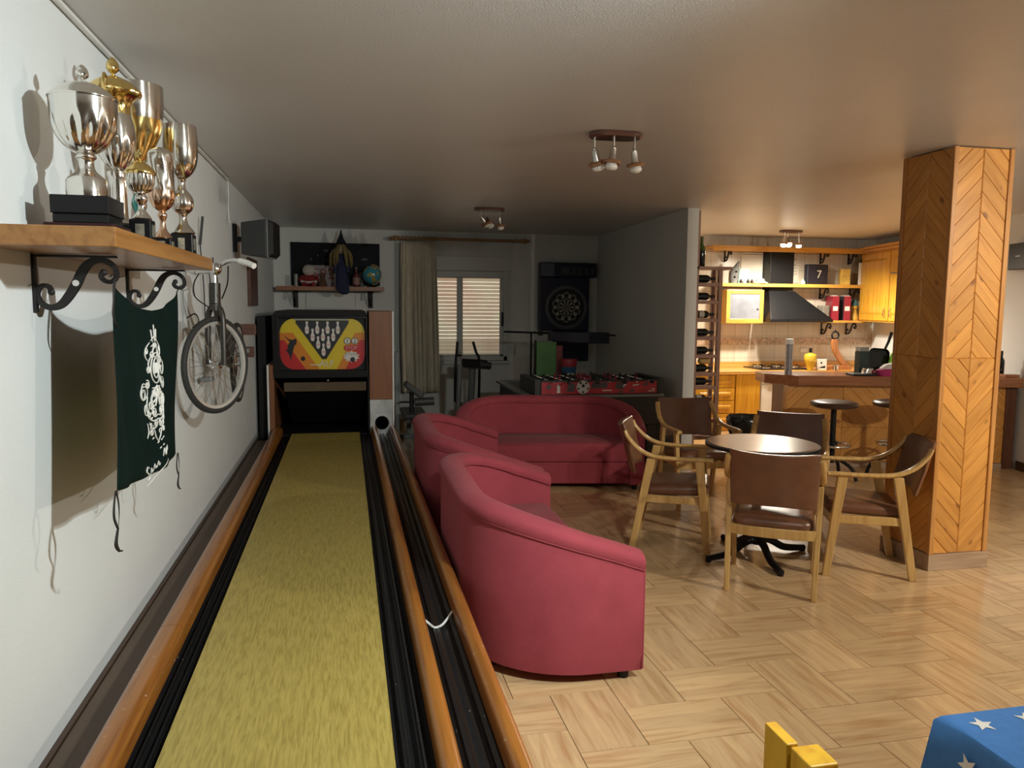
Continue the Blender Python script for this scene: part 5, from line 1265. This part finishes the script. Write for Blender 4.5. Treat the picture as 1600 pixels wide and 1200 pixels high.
# shelves
M_kshelf = wood('yellow pine shelf', (.66, .38, .08), (.56, .28, .05), 'X', .3, .3, 20, knots=.3)
ks = thing('kitchen_shelf', 'long yellow pine shelf running across the black hood chimney', 'shelf', (6.0, 9.5, 1.885))
MB().prism([(-1.2, -.12), (1.05, -.12), (1.14, .148), (-.075, .148), (-.075, -.06), (-.435, -.06), (-.435, .148), (-1.2, .148)], -.022, .022).build('shelf_board', M_kshelf, ks, bevel=.003)
for (x, dn) in ((.46, 0), (.93, 0)):
    mb, _ = scroll_bracket(ks, (x, .148, -.025), (0, -1, 0), .20, .15, wv=.022); mb.build('bracket', M_blackmetal, ks)
kr = thing('cornice_rail', 'honey pine cornice rail along the top of the tiled kitchen wall', 'cornice', (5.9, 9.5, 2.36))
MB().prism([(-1.2, -.10), (1.08, -.10), (1.18, .148), (-1.2, .148)], .005, .03).build('top_board', M_pinex, kr, bevel=.003); MB().box(-1.2, 1.08, -.12, -.101, -.035, .035).build('fascia', M_pinex, kr, bevel=.004)
for x in (-.9, .54, .98):
    mb, _ = scroll_bracket(kr, (x, .148, .003), (0, -1, 0), .19, .17, wv=.022); mb.build('bracket', M_blackmetal, kr)
lsf = thing('low_shelf', 'short pine shelf under the long one holding files right of the hood', 'shelf', (6.73, 9.5, 1.405))
MB().prism([(-.34, -.13), (.26, -.13), (.34, .148), (-.34, .148)], -.016, .016).build('shelf_board', M_kshelf, lsf, bevel=.003)
for x in (-.22, .17):
    mb, _ = scroll_bracket(lsf, (x, .148, -.018), (0, -1, 0), .22, .17, wv=.022); mb.build('bracket', M_blackmetal, lsf)
gcab = thing('glass_cabinet', 'small honey pine wall cabinet with grey glass door beside the hood', 'wall cabinet', (5.2, 9.5, 1.38))
mb = MB(); mb.box(-.30, -.28, -.12, .148, 0, .44); mb.box(.22, .24, -.12, .148, 0, .44); mb.box(-.28, .22, -.12, .148, 0, .02); mb.box(-.28, .22, -.12, .148, .42, .44); mb.box(-.28, .22, .13, .148, .02, .42); mb.build('body', M_pinez, gcab, bevel=.002)
mb = MB(); mb.box(-.30, -.245, -.145, -.121, 0, .44); mb.box(.185, .24, -.145, -.121, 0, .44); mb.box(-.245, .185, -.145, -.121, 0, .06); mb.box(-.245, .185, -.145, -.121, .385, .44); dr = mb.build('door', M_pinex, gcab, bevel=.006)
M_gglass = mat('grey cabinet glass', (.17, .18, .21), .35, nscale=5, namt=.2, spec=.3)
MB().box(-.245, .185, -.136, -.130, .06, .385).build('pane', M_gglass, dr); 
mb = MB(); mb.ball((.16, -.15, .20), .012, 8); mb.build('knob', M_chrome, dr, smooth=60)
MB().box(-.27, .21, -.10, .12, .222, .23).build('shelf_board', M_pinex, gcab)
# slanted wall cabinets on the right wall
wc = thing('wall_cabinet', 'double door honey pine wall cabinet on the right kitchen wall', 'wall cabinet')
def rbox(s0, s1, o0, o1, z0, z1, name, m, par, bev=.003):
    mb = MB(); mb.prism([rw(s0, o0), rw(s1, o0), rw(s1, o1), rw(s0, o1)], z0, z1); return mb.build(name, m, par, bevel=bev)
rbox(1.62, 3.39, .002, .31, 1.41, 2.335, 'body', M_pinez, wc)
def rdoor(s0, s1, z0, z1, hs):
    d = rbox(s0, s1, .312, .330, z0, z1, 'door', M_pinez, wc, .006)
    b = .075; mb = MB()
    A = [(*rw(s0 + b, .3305), z0 + b), (*rw(s1 - b, .3305), z0 + b), (*rw(s1 - b, .3305), z1 - b), (*rw(s0 + b, .3305), z1 - b)]
    c = b + .03; B = [(*rw(s0 + c, .342), z0 + c), (*rw(s1 - c, .342), z0 + c), (*rw(s1 - c, .342), z1 - c), (*rw(s0 + c, .342), z1 - c)]
    mb.hexa(A, B); mb.build('door_panel', M_pinez, d, bevel=.003)
    mb = MB(); p = [(*rw(hs, .331), 1.47), (*rw(hs, .352), 1.49), (*rw(hs, .352), 1.57), (*rw(hs, .331), 1.59)]; mb.tube(p, .007, 7); mb.build('handle', M_chrome, d, smooth=40)
rdoor(2.525, 3.37, 1.43, 2.31, 2.60); rdoor(1.64, 2.505, 1.43, 2.31, 2.43)
o = thing('cornice', 'pine cornice on top of the double door wall cabinet', 'cornice')
rbox(1.58, 3.40, .002, .36, 2.336, 2.375, 'lower_moulding', M_pinex, o, .008); rbox(1.56, 3.40, .002, .385, 2.376, 2.41, 'upper_moulding', M_pinex, o, .008)
o = MB(); o.tube([(*rw(2.40, .37), 2.03), (*rw(1.7, .38), 2.03)], .011, 8); o.tube([(*rw(2.38, .343), 2.03), (*rw(2.38, .37), 2.03)], .006, 6); o.tube([(*rw(1.75, .343), 2.03), (*rw(1.75, .38), 2.03)], .006, 6)
tag(o.build('towel_rail', M_nickel, smooth=40), 'thin metal towel bar across the right door of the wall cabinet', 'towel rail')
# right-hand worktop
wt2 = thing('worktop', 'orange worktop on cupboards below the double door wall cabinet', 'worktop')
rbox(.75, 2.55, .002, .60, .7355, .775, 'slab', M_counter, wt2, .004); rbox(.75, 2.55, .002, .56, 0, .7345, 'cupboard', M_pinez, wt2, .004)

# ------------------------------------------------------------------ objects on kitchen shelves
KS = 1.9075
M_darkbox = mat('navy tin', (.012, .014, .024), .4); M_ybox = mat('yellow carton', (.55, .36, .06), .5, nscale=12, namt=.25); M_tealb = mat('pale teal ceramic', (.32, .46, .44), .5); M_cream = mat('cream board', (.62, .57, .48), .6)
t = thing('dark_tin', 'dark navy tin marked with a pale 7 on the long kitchen shelf', 'tin', (6.27, 9.46, KS))
MB().box(-.16, .16, -.03, .05, 0, .27).build('body', M_darkbox, t, bevel=.012); mb = MB(); mb.text('7', .15, Matrix.Translation((.02, -.031, .13)) @ Matrix.Rotation(PI / 2, 4, 'X'), .001); mb.build('digit', M_lab, t)
o = MB().box(-.065, .065, -.045, .045, 0, .215).build('yellow_carton', M_ybox, bevel=.003); o.location = (6.70, 9.46, KS); o.rotation_euler = (0, 0, R(-20)); tag(o, 'yellow carton on the long kitchen shelf right of the dark tin', 'carton')
t = thing('wall_thermometer', 'narrow white hanging board with dark marks beside the double door cabinet', 'hanging sign', (6.925, 9.40, KS))
MB().box(-.05, .05, -.008, .008, 0, .30).build('board', M_white, t, bevel=.003); mb = MB()
for z in (.06, .12, .18): mb.box(-.012, .012, -.0095, -.008, z - .02, z + .02)
mb.build('marks', M_black, t); mb = MB(); mb.tube([(.03 * math.cos(a), 0, .30 + .035 * math.sin(a)) for a in [PI * i / 10 for i in range(11)]], .008, 6); mb.build('hook', M_black, t, smooth=50)
o = thing('grey_figurine', 'grey pointed carved figurine on the long shelf above the glass cabinet', 'figurine', (5.02, 9.42, KS))
mb = MB(); mb.loft([[(x * w + dx, y * d, z) for x, y in rrect(2, 2, .9, 4)] for (w, d, z, dx) in ((.045, .03, 0, 0), (.06, .035, .05, 0), (.062, .035, .13, .0), (.05, .03, .19, .02), (.03, .02, .24, .05), (.012, .01, .29, .075))]); mb.build('body', M_greyfig, o, smooth=50)
for (x, z) in ((-.0, .08), (.02, .15)): mb = MB(); mb.ball((x, -.035, z), .014, 8); mb.build('dark_spot', M_black, o, smooth=60)
o = MB(); o.loft([[(x, y, z) for x, y in rrect(w, .10, .03, 4)] for w, z in ((.17, 0), (.19, .03), (.18, .08), (.185, .12), (.17, .20))]); o = o.build('teal_jar', M_tealb, smooth=50); o.location = (5.22, 9.55, KS); tag(o, 'pale teal jar beside the grey figurine', 'jar')
for i, x in enumerate((5.13, 5.235, 5.29)):
    o = MB(); o.ball((0, 0, .022), .022, 10); o.cyl(0, 0, .04, .055, .01, 8); o = o.build('spice_pot', M_hknob, smooth=60); o.location = (x, 9.42, KS); tag(o, ('small dark pot closest to the grey figurine', 'middle small dark pot in front of the teal jar', 'small dark pot right of two others before the teal jar')[i], 'pot', 'small dark pots on the kitchen shelf')
o = MB(); o.lathe(seg([(.001, 0), (.08, 0), (.10, .01), (.06, .03), (.045, .06), (.001, .07)], 3), 20); o = o.build('straw_hat', M_cream, smooth=50); o.location = (5.43, 9.45, KS); tag(o, 'small cream straw hat lying on the shelf left of the chimney', 'hat')
t = thing('framed_sheet', 'pale printed sheet in a cream frame behind the shelf, right of the chimney', 'print', (6.02, KY - .008, 1.93))
MB().box(-.09, .09, -.007, .007, 0, .36).build('sheet', M_cream, t); mb = MB()
for z in (.33, .31, .24, .20, .16, .12): mb.box(-.075, .06, -.008, -.007, z - .003, z + .003)
mb.build('print_lines', M_greyfig, t)
t = thing('framed_sheet', 'pale poster with faint columns left of the hood chimney', 'print', (5.40, KY - .008, 1.93))
MB().box(-.16, .16, -.007, .007, 0, .40).build('sheet', M_cream, t); MB().box(-.15, .15, -.008, -.007, .37, .378).build('print_line', M_greyfig, t)
o = MB(); o.lathe(seg([(.001, 0), (.03, 0), (.032, .03), (.012, .06), (.014, .07), (.001, .075)], 2), 12); o = o.build('salt_cellar', M_tealb, smooth=50); o.location = (6.05, 9.43, KS); tag(o, 'tiny pale cellar between chimney and dark tin', 'salt cellar')
# files on the low shelf
LS = 1.4225
M_binder = mat('crimson binder', (.24, .012, .03), .4); M_binder2 = mat('dark binder side', (.025, .02, .03), .5); M_paper = mat('paper', (.72, .70, .64), .7)
for i, (x, rz_, lab) in enumerate(((6.56, -14, 'crimson lever arch file next to the grey baskets'), (6.74, -14, 'crimson and black lever arch file, right of an all crimson one'))):
    b = thing('ring_binder', lab, 'binder', (x, 9.50, LS), R(rz_), 'files on the low kitchen shelf')
    MB().box(-.045, .045, -.125, .12, 0, .33).build('cover', M_binder if i == 0 else M_binder2, b, bevel=.003)
    MB().box(-.046, .046, -.1275, -.1255, .0, .33).build('spine', M_binder, b); MB().box(-.032, .032, -.129, -.1276, .13, .19).build('spine_label', M_paper, b); MB().box(-.035, .035, -.11, .11, .3302, .338).build('pages', M_paper, b)
M_basket = mat('grey woven basket', (.20, .18, .15), .8, nscale=45, namt=.5)
for i, x in enumerate((6.405,)):
    o = MB().box(-.05, .05, -.07, .09, 0, .2).build('woven_basket', M_basket, bevel=.012); o.location = (x + .027, 9.50, LS); tag(o, 'grey woven box left of the crimson files', 'basket')
M_tealfig = mat('teal cloth', (.03, .10, .12), .7); M_yel = mat('yellow plastic', (.62, .42, .03), .4)
t = thing('puppet', 'teal and yellow figure sitting right of the files under the shelf', 'puppet', (6.87, 9.45, LS))
mb = MB(); mb.lathe(seg([(.001, 0), (.05, 0), (.055, .05), (.035, .12), (.03, .15)], 3), 14); mb.build('body', M_ybox, t, smooth=50); mb = MB(); mb.ball((0, 0, .19), .045, 12); mb.build('head', M_ybox, t, smooth=60); mb = MB(); mb.lathe(seg([(.055, .20), (.05, .24), (.03, .28), (.001, .29)], 3), 14); mb.build('cap', M_tealfig, t, smooth=50)
# on the worktop
KW = cz1 + .0005
t = thing('cleaner_bottle', 'yellow bottle with dark cap on the worktop behind the bar', 'bottle', (5.96, 9.04, KW + .004))
mb = MB(); mb.lathe(seg([(.001, 0), (.035, 0), (.04, .03), (.075, .12), (.078, .16), (.07, .20), (.03, .215), (.018, .225)], 3), 18); mb.build('body', M_yel, t, smooth=50); mb = MB(); mb.lathe([(.001, .225), (.02, .225), (.02, .285), (.001, .286)], 12); mb.build('cap', M_black, t, smooth=35); MB().box(-.05, .05, -.081, -.07, .11, .135).build('label', M_ybox, t)
t = thing('photo_block', 'white block with dark picture beside the yellow bottle', 'photo block', (6.10, 9.0, KW), R(-8))
MB().box(-.065, .065, -.02, .02, 0, .145).build('block', M_white, t, bevel=.004); mb = MB(); mb.poly([(-.04, -.0207, .03), (.045, -.0207, .03), (.045, -.0207, .06), (.02, -.0207, .055), (-.02, -.0207, .045)]); mb.poly([(-.02, -.0207, .085), (0, -.0207, .085), (.0, -.0207, .11), (-.02, -.0207, .11)]); mb.build('picture', M_black, t)
t = thing('ham_stand', 'curved wooden ham stand with steel ring on the kitchen worktop', 'ham stand', (6.42, 9.13, KW))
M_ham = wood('ham stand wood', (.42, .17, .05), (.30, .11, .03), 'Z', .35, .2)
MB().box(-.20, .16, -.09, .09, 0, .05).build('base', M_ham, t, bevel=.005)
P = catmull([(.12, 0, .05), (.04, 0, .14), (-.03, 0, .25), (-.055, 0, .34), (-.05, 0, .40)], 5)
mb = MB(); rings = []
for i, p in enumerate(P):
    w = .05 - .015 * i / len(P); rings.append([p + Vector((-w, -.02, 0)), p + Vector((w, -.02, 0)), p + Vector((w, .02, 0)), p + Vector((-w, .02, 0))])
mb.loft(rings); mb.build('curved_arm', M_ham, t, bevel=.006)
mb = MB(); mb.tube([(-.045 + .05 * math.cos(a), 0, .452 + .05 * math.sin(a)) for a in [2 * PI * i / 20 for i in range(20)]], .012, 8, True); mb.tube([(-.045, 0, .49), (-.045, 0, .53)], .006, 6); mb.build('clamp_ring', M_black, t, smooth=50)
o = MB(); o.cyl(0, 0, 0, .06, .035, 16); o.cyl(0, 0, .0605, .065, .03, 16); o = o.build('coffee_cup', M_chrome, smooth=40); o.location = (6.30, 8.98, KW); tag(o, 'small steel cup in front of the ham stand', 'cup')
o = MB().box(-.055, .055, -.004, .004, -.03, .03).build('wall_socket', M_white, bevel=.002); o.location = (6.25, KY - .0045, 1.0); tag(o, 'white double socket on the tiles left of the ham stand', 'socket')

# ------------------------------------------------------------------ bar
BO = Vector((4.295, 6.925, 0)); BA = math.atan2(-.243, .97)
bar = thing('bar_counter', 'long pine clad bar with red brown top at the edge of the kitchen', 'bar', BO, BA)
BLn = 2.28
M_barwood = wood('red brown bar top', (.33, .125, .045), (.25, .085, .028), 'X', .25, .4, 20); M_barend = wood('dark bar end', (.12, .045, .022), (.09, .03, .014), 'Z', .4, .1)
MB().box(.01, BLn, .012, .36, 0, .828).build('carcass', M_groove, bar)
mb = MB(); chevron(mb, BLn - .02, .77, .055, .16, .40, (.02, .012, 0), (1, 0, 0), (0, -1, 0), 2); mb.build('plank_front', M_pine, bar)
MB().box(-.012, .009, .0, .37, 0, .828).build('end_panel', M_barend, bar, bevel=.003)
MB().box(-.012, .03, -.008, .011, 0, .828).build('corner_post', M_pinetrim, bar, bevel=.003); MB().box(BLn - .10, BLn - .0, -.012, .011, .0, .828).build('corner_post', M_barend, bar, bevel=.003)
MB().box(.02, BLn, -.004, .011, 0, .052).build('plinth', M_tileskirt, bar)
mb = MB(); mb.prism([(.10, -.10), (BLn, -.10), (BLn, .42), (-.18, .42), (-.18, .09)], .829, .925); mb.build('bar_top', M_barwood, bar, bevel=.006)
def onbar(u, v): p = BO + Vector((.97, -.243, 0)) * u + Vector((.243, .97, 0)) * v; return (p.x, p.y, .9255)
t = thing('paper_canister', 'tall grey canister with white cap standing on the left end of the bar', 'canister', onbar(.07, .13))
M_can = mat('grey printed canister', (.30, .30, .31), .35, .4, nscale=25, namt=.2)
mb = MB(); mb.lathe([(.001, 0), (.036, 0), (.036, .30), (.001, .30)], 22); mb.build('tube', M_can, t, smooth=35); mb = MB(); mb.lathe([(.001, .3005), (.041, .3005), (.041, .345), (.036, .352), (.001, .353)], 22); mb.build('cap', M_white, t, smooth=35)
M_dgreen = mat('dark green box', (.014, .04, .038), .5)
t = thing('green_carton', 'tall dark green carton with pale top standing on the bar', 'carton', onbar(.83, .20))
MB().box(-.055, .055, -.04, .04, 0, .23).build('body', M_dgreen, t, bevel=.003); MB().box(-.052, .052, -.037, .037, .2305, .275).build('top', M_can, t, bevel=.003)
o = MB().box(-.12, .12, -.10, .10, 0, .02).build('serving_tray', M_black, bevel=.006); o.location = onbar(.76, .02); o.rotation_euler = (0, 0, BA); tag(o, 'black tray lying in front of the green carton', 'tray')
o = MB(); o.loft([[(x, y, z) for x, y in rrect(w, .08, .03, 4)] for w, z in ((.12, 0), (.11, .03), (.08, .05))]); o = o.build('glass_ashtray', M_chrome, smooth=40); p = onbar(.82, .02); o.location = (p[0], p[1], p[2] + .0205); tag(o, 'shiny glass ashtray lying on the black tray', 'ashtray')
t = thing('frying_pan', 'black square grill pan leaning upright on the bar with its handle up', 'pan', onbar(1.02, .26), BA); t.location.z += .012; t.rotation_euler = (R(-12), R(4), BA)
mb = MB(); P = rrect(.21, .24, .05, 5, 0, .125); M0 = Matrix.Rotation(PI / 2, 4, 'X'); mb.M = M0
mb.loft([[(a * .9, (b - .125) * .9 + .125, 0) for a, b in P], [(a, b, -.0) for a, b in P], [(a, b, .035) for a, b in P], [(a * .94, (b - .125) * .94 + .125, .035) for a, b in P], [(a * .88, (b - .125) * .88 + .125, .008) for a, b in P]]); mb.build('pan_body', M_black, t, smooth=40)
mb = MB(); mb.tube([(.06, -.02, .24), (.09, -.03, .32), (.115, -.04, .42)], [.012, .014, .017], 10); mb.build('handle', M_black, t, smooth=50)
M_lime = mat('lime green cloth', (.22, .62, .04), .6); M_mag = mat('magenta cloth', (.36, .02, .12), .8); M_wcloth = mat('white cloth', (.62, .58, .58), .8)
t = thing('oven_glove', 'lime green oven gloves standing beside the grill pan', 'oven glove', onbar(1.155, .15), BA)
for s in (-1, 1):
    mb = MB(); mb.loft([[(x + s * .038, y, z) for x, y in rrect(w, .03, .012, 3)] for w, z in ((.07, 0), (.08, .06), (.075, .13), (.05, .19), (.02, .22))]); mb.build('glove', M_lime, t, smooth=50)
t = thing('folded_cloths', 'pile of magenta, white and lilac cloths on the bar in front of the pan', 'cloths', onbar(1.03, .0), BA)
mb = MB(); mb.loft([[(x, y, z) for x, y in rrect(w, .15, .05, 4)] for w, z in ((.26, 0), (.28, .015), (.26, .05), (.18, .07))]); mb.build('magenta_cloth', M_mag, t, smooth=60)
mb = MB(); mb.loft([[(x - .01 + .02 * k, y, z) for x, y in rrect(w, .12, .045, 4)] for k, (w, z) in enumerate(((.17, .0705), (.19, .085), (.17, .11), (.10, .125)))]); mb.build('white_cloth', M_wcloth, t, smooth=60)
o = MB(); o.cyl(0, 0, 0, .06, .035, 14); o = o.build('yellow_candle', mat('pale yellow wax', (.62, .6, .2), .5), smooth=35); o.location = onbar(1.22, .0); tag(o, 'pale yellow candle at the right of the cloths near the pillar', 'candle')
bottle('dark_bottle', 'dark bottle standing at the far right end of the bar, right of the pillar', 'bottle', onbar(2.18, .12), lab=False, k=.85)
o = MB().box(-.07, .07, -.05, .05, 0, .03).build('wooden_tray', M_barwood, bevel=.004); o.location = onbar(2.19, -.02); o.rotation_euler = (0, 0, BA); tag(o, 'small wooden tray at the far right end of the bar', 'tray')
# bar stools
M_stool = mat('dark brown stool vinyl', (.045, .022, .017), .35)
st = thing('bar_stool', 'round dark brown bar stool on a black column, between armchair and bar front', 'bar stool', (4.41, 6.28, 0), R(20), 'bar stools along the bar')
mb = MB(); mb.lathe([(.001, .675), (.16, .675), (.205, .69), (.212, .71), (.20, .728), (.15, .737), (.001, .738)], 32); mb.build('seat', M_stool, st, smooth=50)
mb = MB(); mb.cyl(0, 0, .16, .675, .026, 16); mb.cyl(0, 0, .30, .36, .045, 16); mb.build('column', M_black, st, smooth=35)
mb = MB(); mb.tube([(.155 * math.cos(a), .155 * math.sin(a), .33) for a in [2 * PI * i / 28 for i in range(28)]], .013, 8, True)
for k in range(3): a = 2 * PI * k / 3; mb.tube([(.02 * math.cos(a), .02 * math.sin(a), .33), (.155 * math.cos(a), .155 * math.sin(a), .33)], .009, 6)
mb.build('footrest_ring', M_chrome, st, smooth=50)
for k in range(4):
    a = PI / 2 * k + .3; mb = MB(); c, s_ = math.cos(a), math.sin(a); mb.tube(catmull([(.0, 0, .20), (.08 * c, .08 * s_, .19), (.19 * c, .19 * s_, .12), (.23 * c, .23 * s_, .015)], 5), .017, 8); mb.build('leg', M_black, st, smooth=50)
dup(st, (5.03, 6.22, 0), R(35), 'dark brown bar stool half hidden by the pine pillar')
# bin with black liner
tr = thing('waste_bin', 'green waste bin with a crumpled black liner in front of the drawers', 'waste bin', (3.72, 6.62, 0))
mb = MB(); mb.lathe([(.001, 0), (.125, 0), (.165, .52), (.155, .52), (.118, .01), (.001, .01)], 26); mb.build('bucket', M_dgreen, tr, smooth=35)
def crump(t, i, z): return 1 + .035 * math.sin(7 * t + i) + .03 * math.sin(17 * t + 2 * i)
mb = MB(); mb.lathe([(.158, .40), (.172, .44), (.182, .50), (.186, .54), (.172, .565), (.155, .54), (.140, .42), (.001, .3)], 72, crump); mb.build('bin_liner', mat('black bin liner', (.012, .013, .014), .22), tr, smooth=60)
# right wall: sign board and white door
sg = thing('black_screen', 'dark navy screen with a thin white word high on the right wall beside the pillar', 'screen')
rbox(-.35, .55, .03, .07, 1.985, 2.245, 'screen_case', M_darkbox, sg, .008); rbox(-.1, .4, .006, .0295, 2.05, 2.18, 'wall_plate', M_black, sg)
rbox(.36, .43, .0702, .072, 2.112, 2.122, 'white_mark', M_white, sg, 0)
d = thing('door_1', 'white', 'door'); 
for k_ in ('label', 'category'): del d[k_]
d['kind'] = 'structure'
rbox(-1.25, -.42, .0, .03, .0, 2.0, 'door_leaf', M_white, d); rbox(-1.33, -1.25, .0, .045, 0, 2.08, 'door_frame', M_white, d); rbox(-.42, -.34, .0, .045, 0, 1.98, 'door_frame', M_white, d); rbox(-1.25, -.42, .0, .045, 2.0, 2.08, 'door_frame', M_white, d)

# ------------------------------------------------------------------ starred table and pine chair in the foreground
M_cloth = mat('blue starred cloth', (.05, .19, .50), .8, nscale=60, namt=.06, bump=.06, bscale=500); M_star = mat('white star print', (.72, .71, .66), .8)
tbl = thing('dining_table', 'wooden dining table under a blue tablecloth with white stars', 'table', (1.70, .86, 0))
mb = MB(); mb.box(-.48, .48, -.44, .44, .715, .745); mb.build('tabletop', M_pinex, tbl, bevel=.004)
for sx in (-1, 1):
    for sy in (-1, 1): MB().box(sx * .42 - .03, sx * .42 + .03, sy * .38 - .03, sy * .38 + .03, 0, .715).build('leg', M_pinetrim, tbl, bevel=.004)
cl = thing('tablecloth', 'blue tablecloth with white stars draped over the dining table', 'tablecloth', (1.70, .86, .7465))
# draped mesh
mb = MB(); hx_, hy_, H_ = .49, .45, .26
rings = []
def ringat(ex, z, wob):
    P = []
    n = 18
    cs = [(-hx_, hy_), (hx_, hy_), (hx_, -hy_), (-hx_, -hy_)]
    nr = [(0, 1), (1, 0), (0, -1), (-1, 0)]
    for e in range(4):
        a, b = cs[e], cs[(e + 1) % 4]
        for i in range(n):
            t = i / n; cor = max(0, 1 - min(t, 1 - t) * 9)
            o_ = ex + wob * math.sin(t * 14 + e * 2) * .004
            dx, dy = nr[e]; px, py = a[0] + (b[0] - a[0]) * t, a[1] + (b[1] - a[1]) * t
            pd = nr[(e - 1) % 4] if t < .5 else nr[(e + 1) % 4]
            P.append((px + dx * o_ + pd[0] * ex * cor * 5, py + dy * o_ + pd[1] * ex * cor * 5, z))
    return P
rings = [ringat(-.006, .004, 0), ringat(.0, .002, 0), ringat(.003, -.006, 0), ringat(.005, -.06, .3), ringat(.008, -.14, .6), ringat(.012, -H_, 1)]
mb.loft(rings, True, False)
mb.f([v for v in mb.bm.verts][:72])
mb.mi = 1
def star(cx, cy, r, f):
    P = [(cx + (r if i % 2 == 0 else r * .42) * math.cos(PI / 2 + i * PI / 5 + cx * 9), cy + (r if i % 2 == 0 else r * .42) * math.sin(PI / 2 + i * PI / 5 + cx * 9)) for i in range(10)]
    mb.poly([f(a, b) for a, b in P])
for i in range(8):
    for j in range(8):
        x = -.435 + i * .112 + (.05 if j % 2 else 0); y = .40 - j * .105
        if abs(x) < .455: star(x, y, .026, lambda a, b: (a, b, .0052))
for i in range(7):
    for j in range(2):
        s0 = .36 - i * .125 - (.06 if j else 0)
        star(s0, -.055 - j * .10, .026, lambda a, b: (-hx_ - .0115 - (.004 * (-b / .12)), a, b))
        star(-s0, -.06 - j * .10, .026, lambda a, b: (a, hy_ + .0115 + (.004 * (-b / .12)), b))
mb.build('cloth', [M_cloth, M_star], cl, smooth=50)
pch = thing('pine_chair', 'yellow pine chair, only its back post showing beside the starred table', 'chair', (.935, .93, 0))
M_ypine = wood('yellow pine', (.72, .40, .03), (.58, .27, .02), 'Z', .35, .2, 14, knots=.8)
for y in (.165, -.19): MB().box(-.196, -.143, y - .03, y + .03, 0, .846).build('back_post', M_ypine, pch, bevel=.003)
MB().box(-.202, -.180, .196, .268, .66, .850).build('rail_end', M_ypine, pch, bevel=.002); MB().box(-.176, -.150, -.16, .134, .72, .835).build('back_rail', M_ypine, pch, bevel=.002); MB().box(-.175, -.15, -.16, .135, .55, .62).build('back_slat', M_ypine, pch, bevel=.003)
MB().box(-.19, .20, -.21, .205, .43, .46).build('seat', M_ypine, pch, bevel=.006)
for y in (.165, -.19): MB().box(.14, .19, y - .025, y + .025, 0, .43).build('front_leg', M_ypine, pch, bevel=.003)
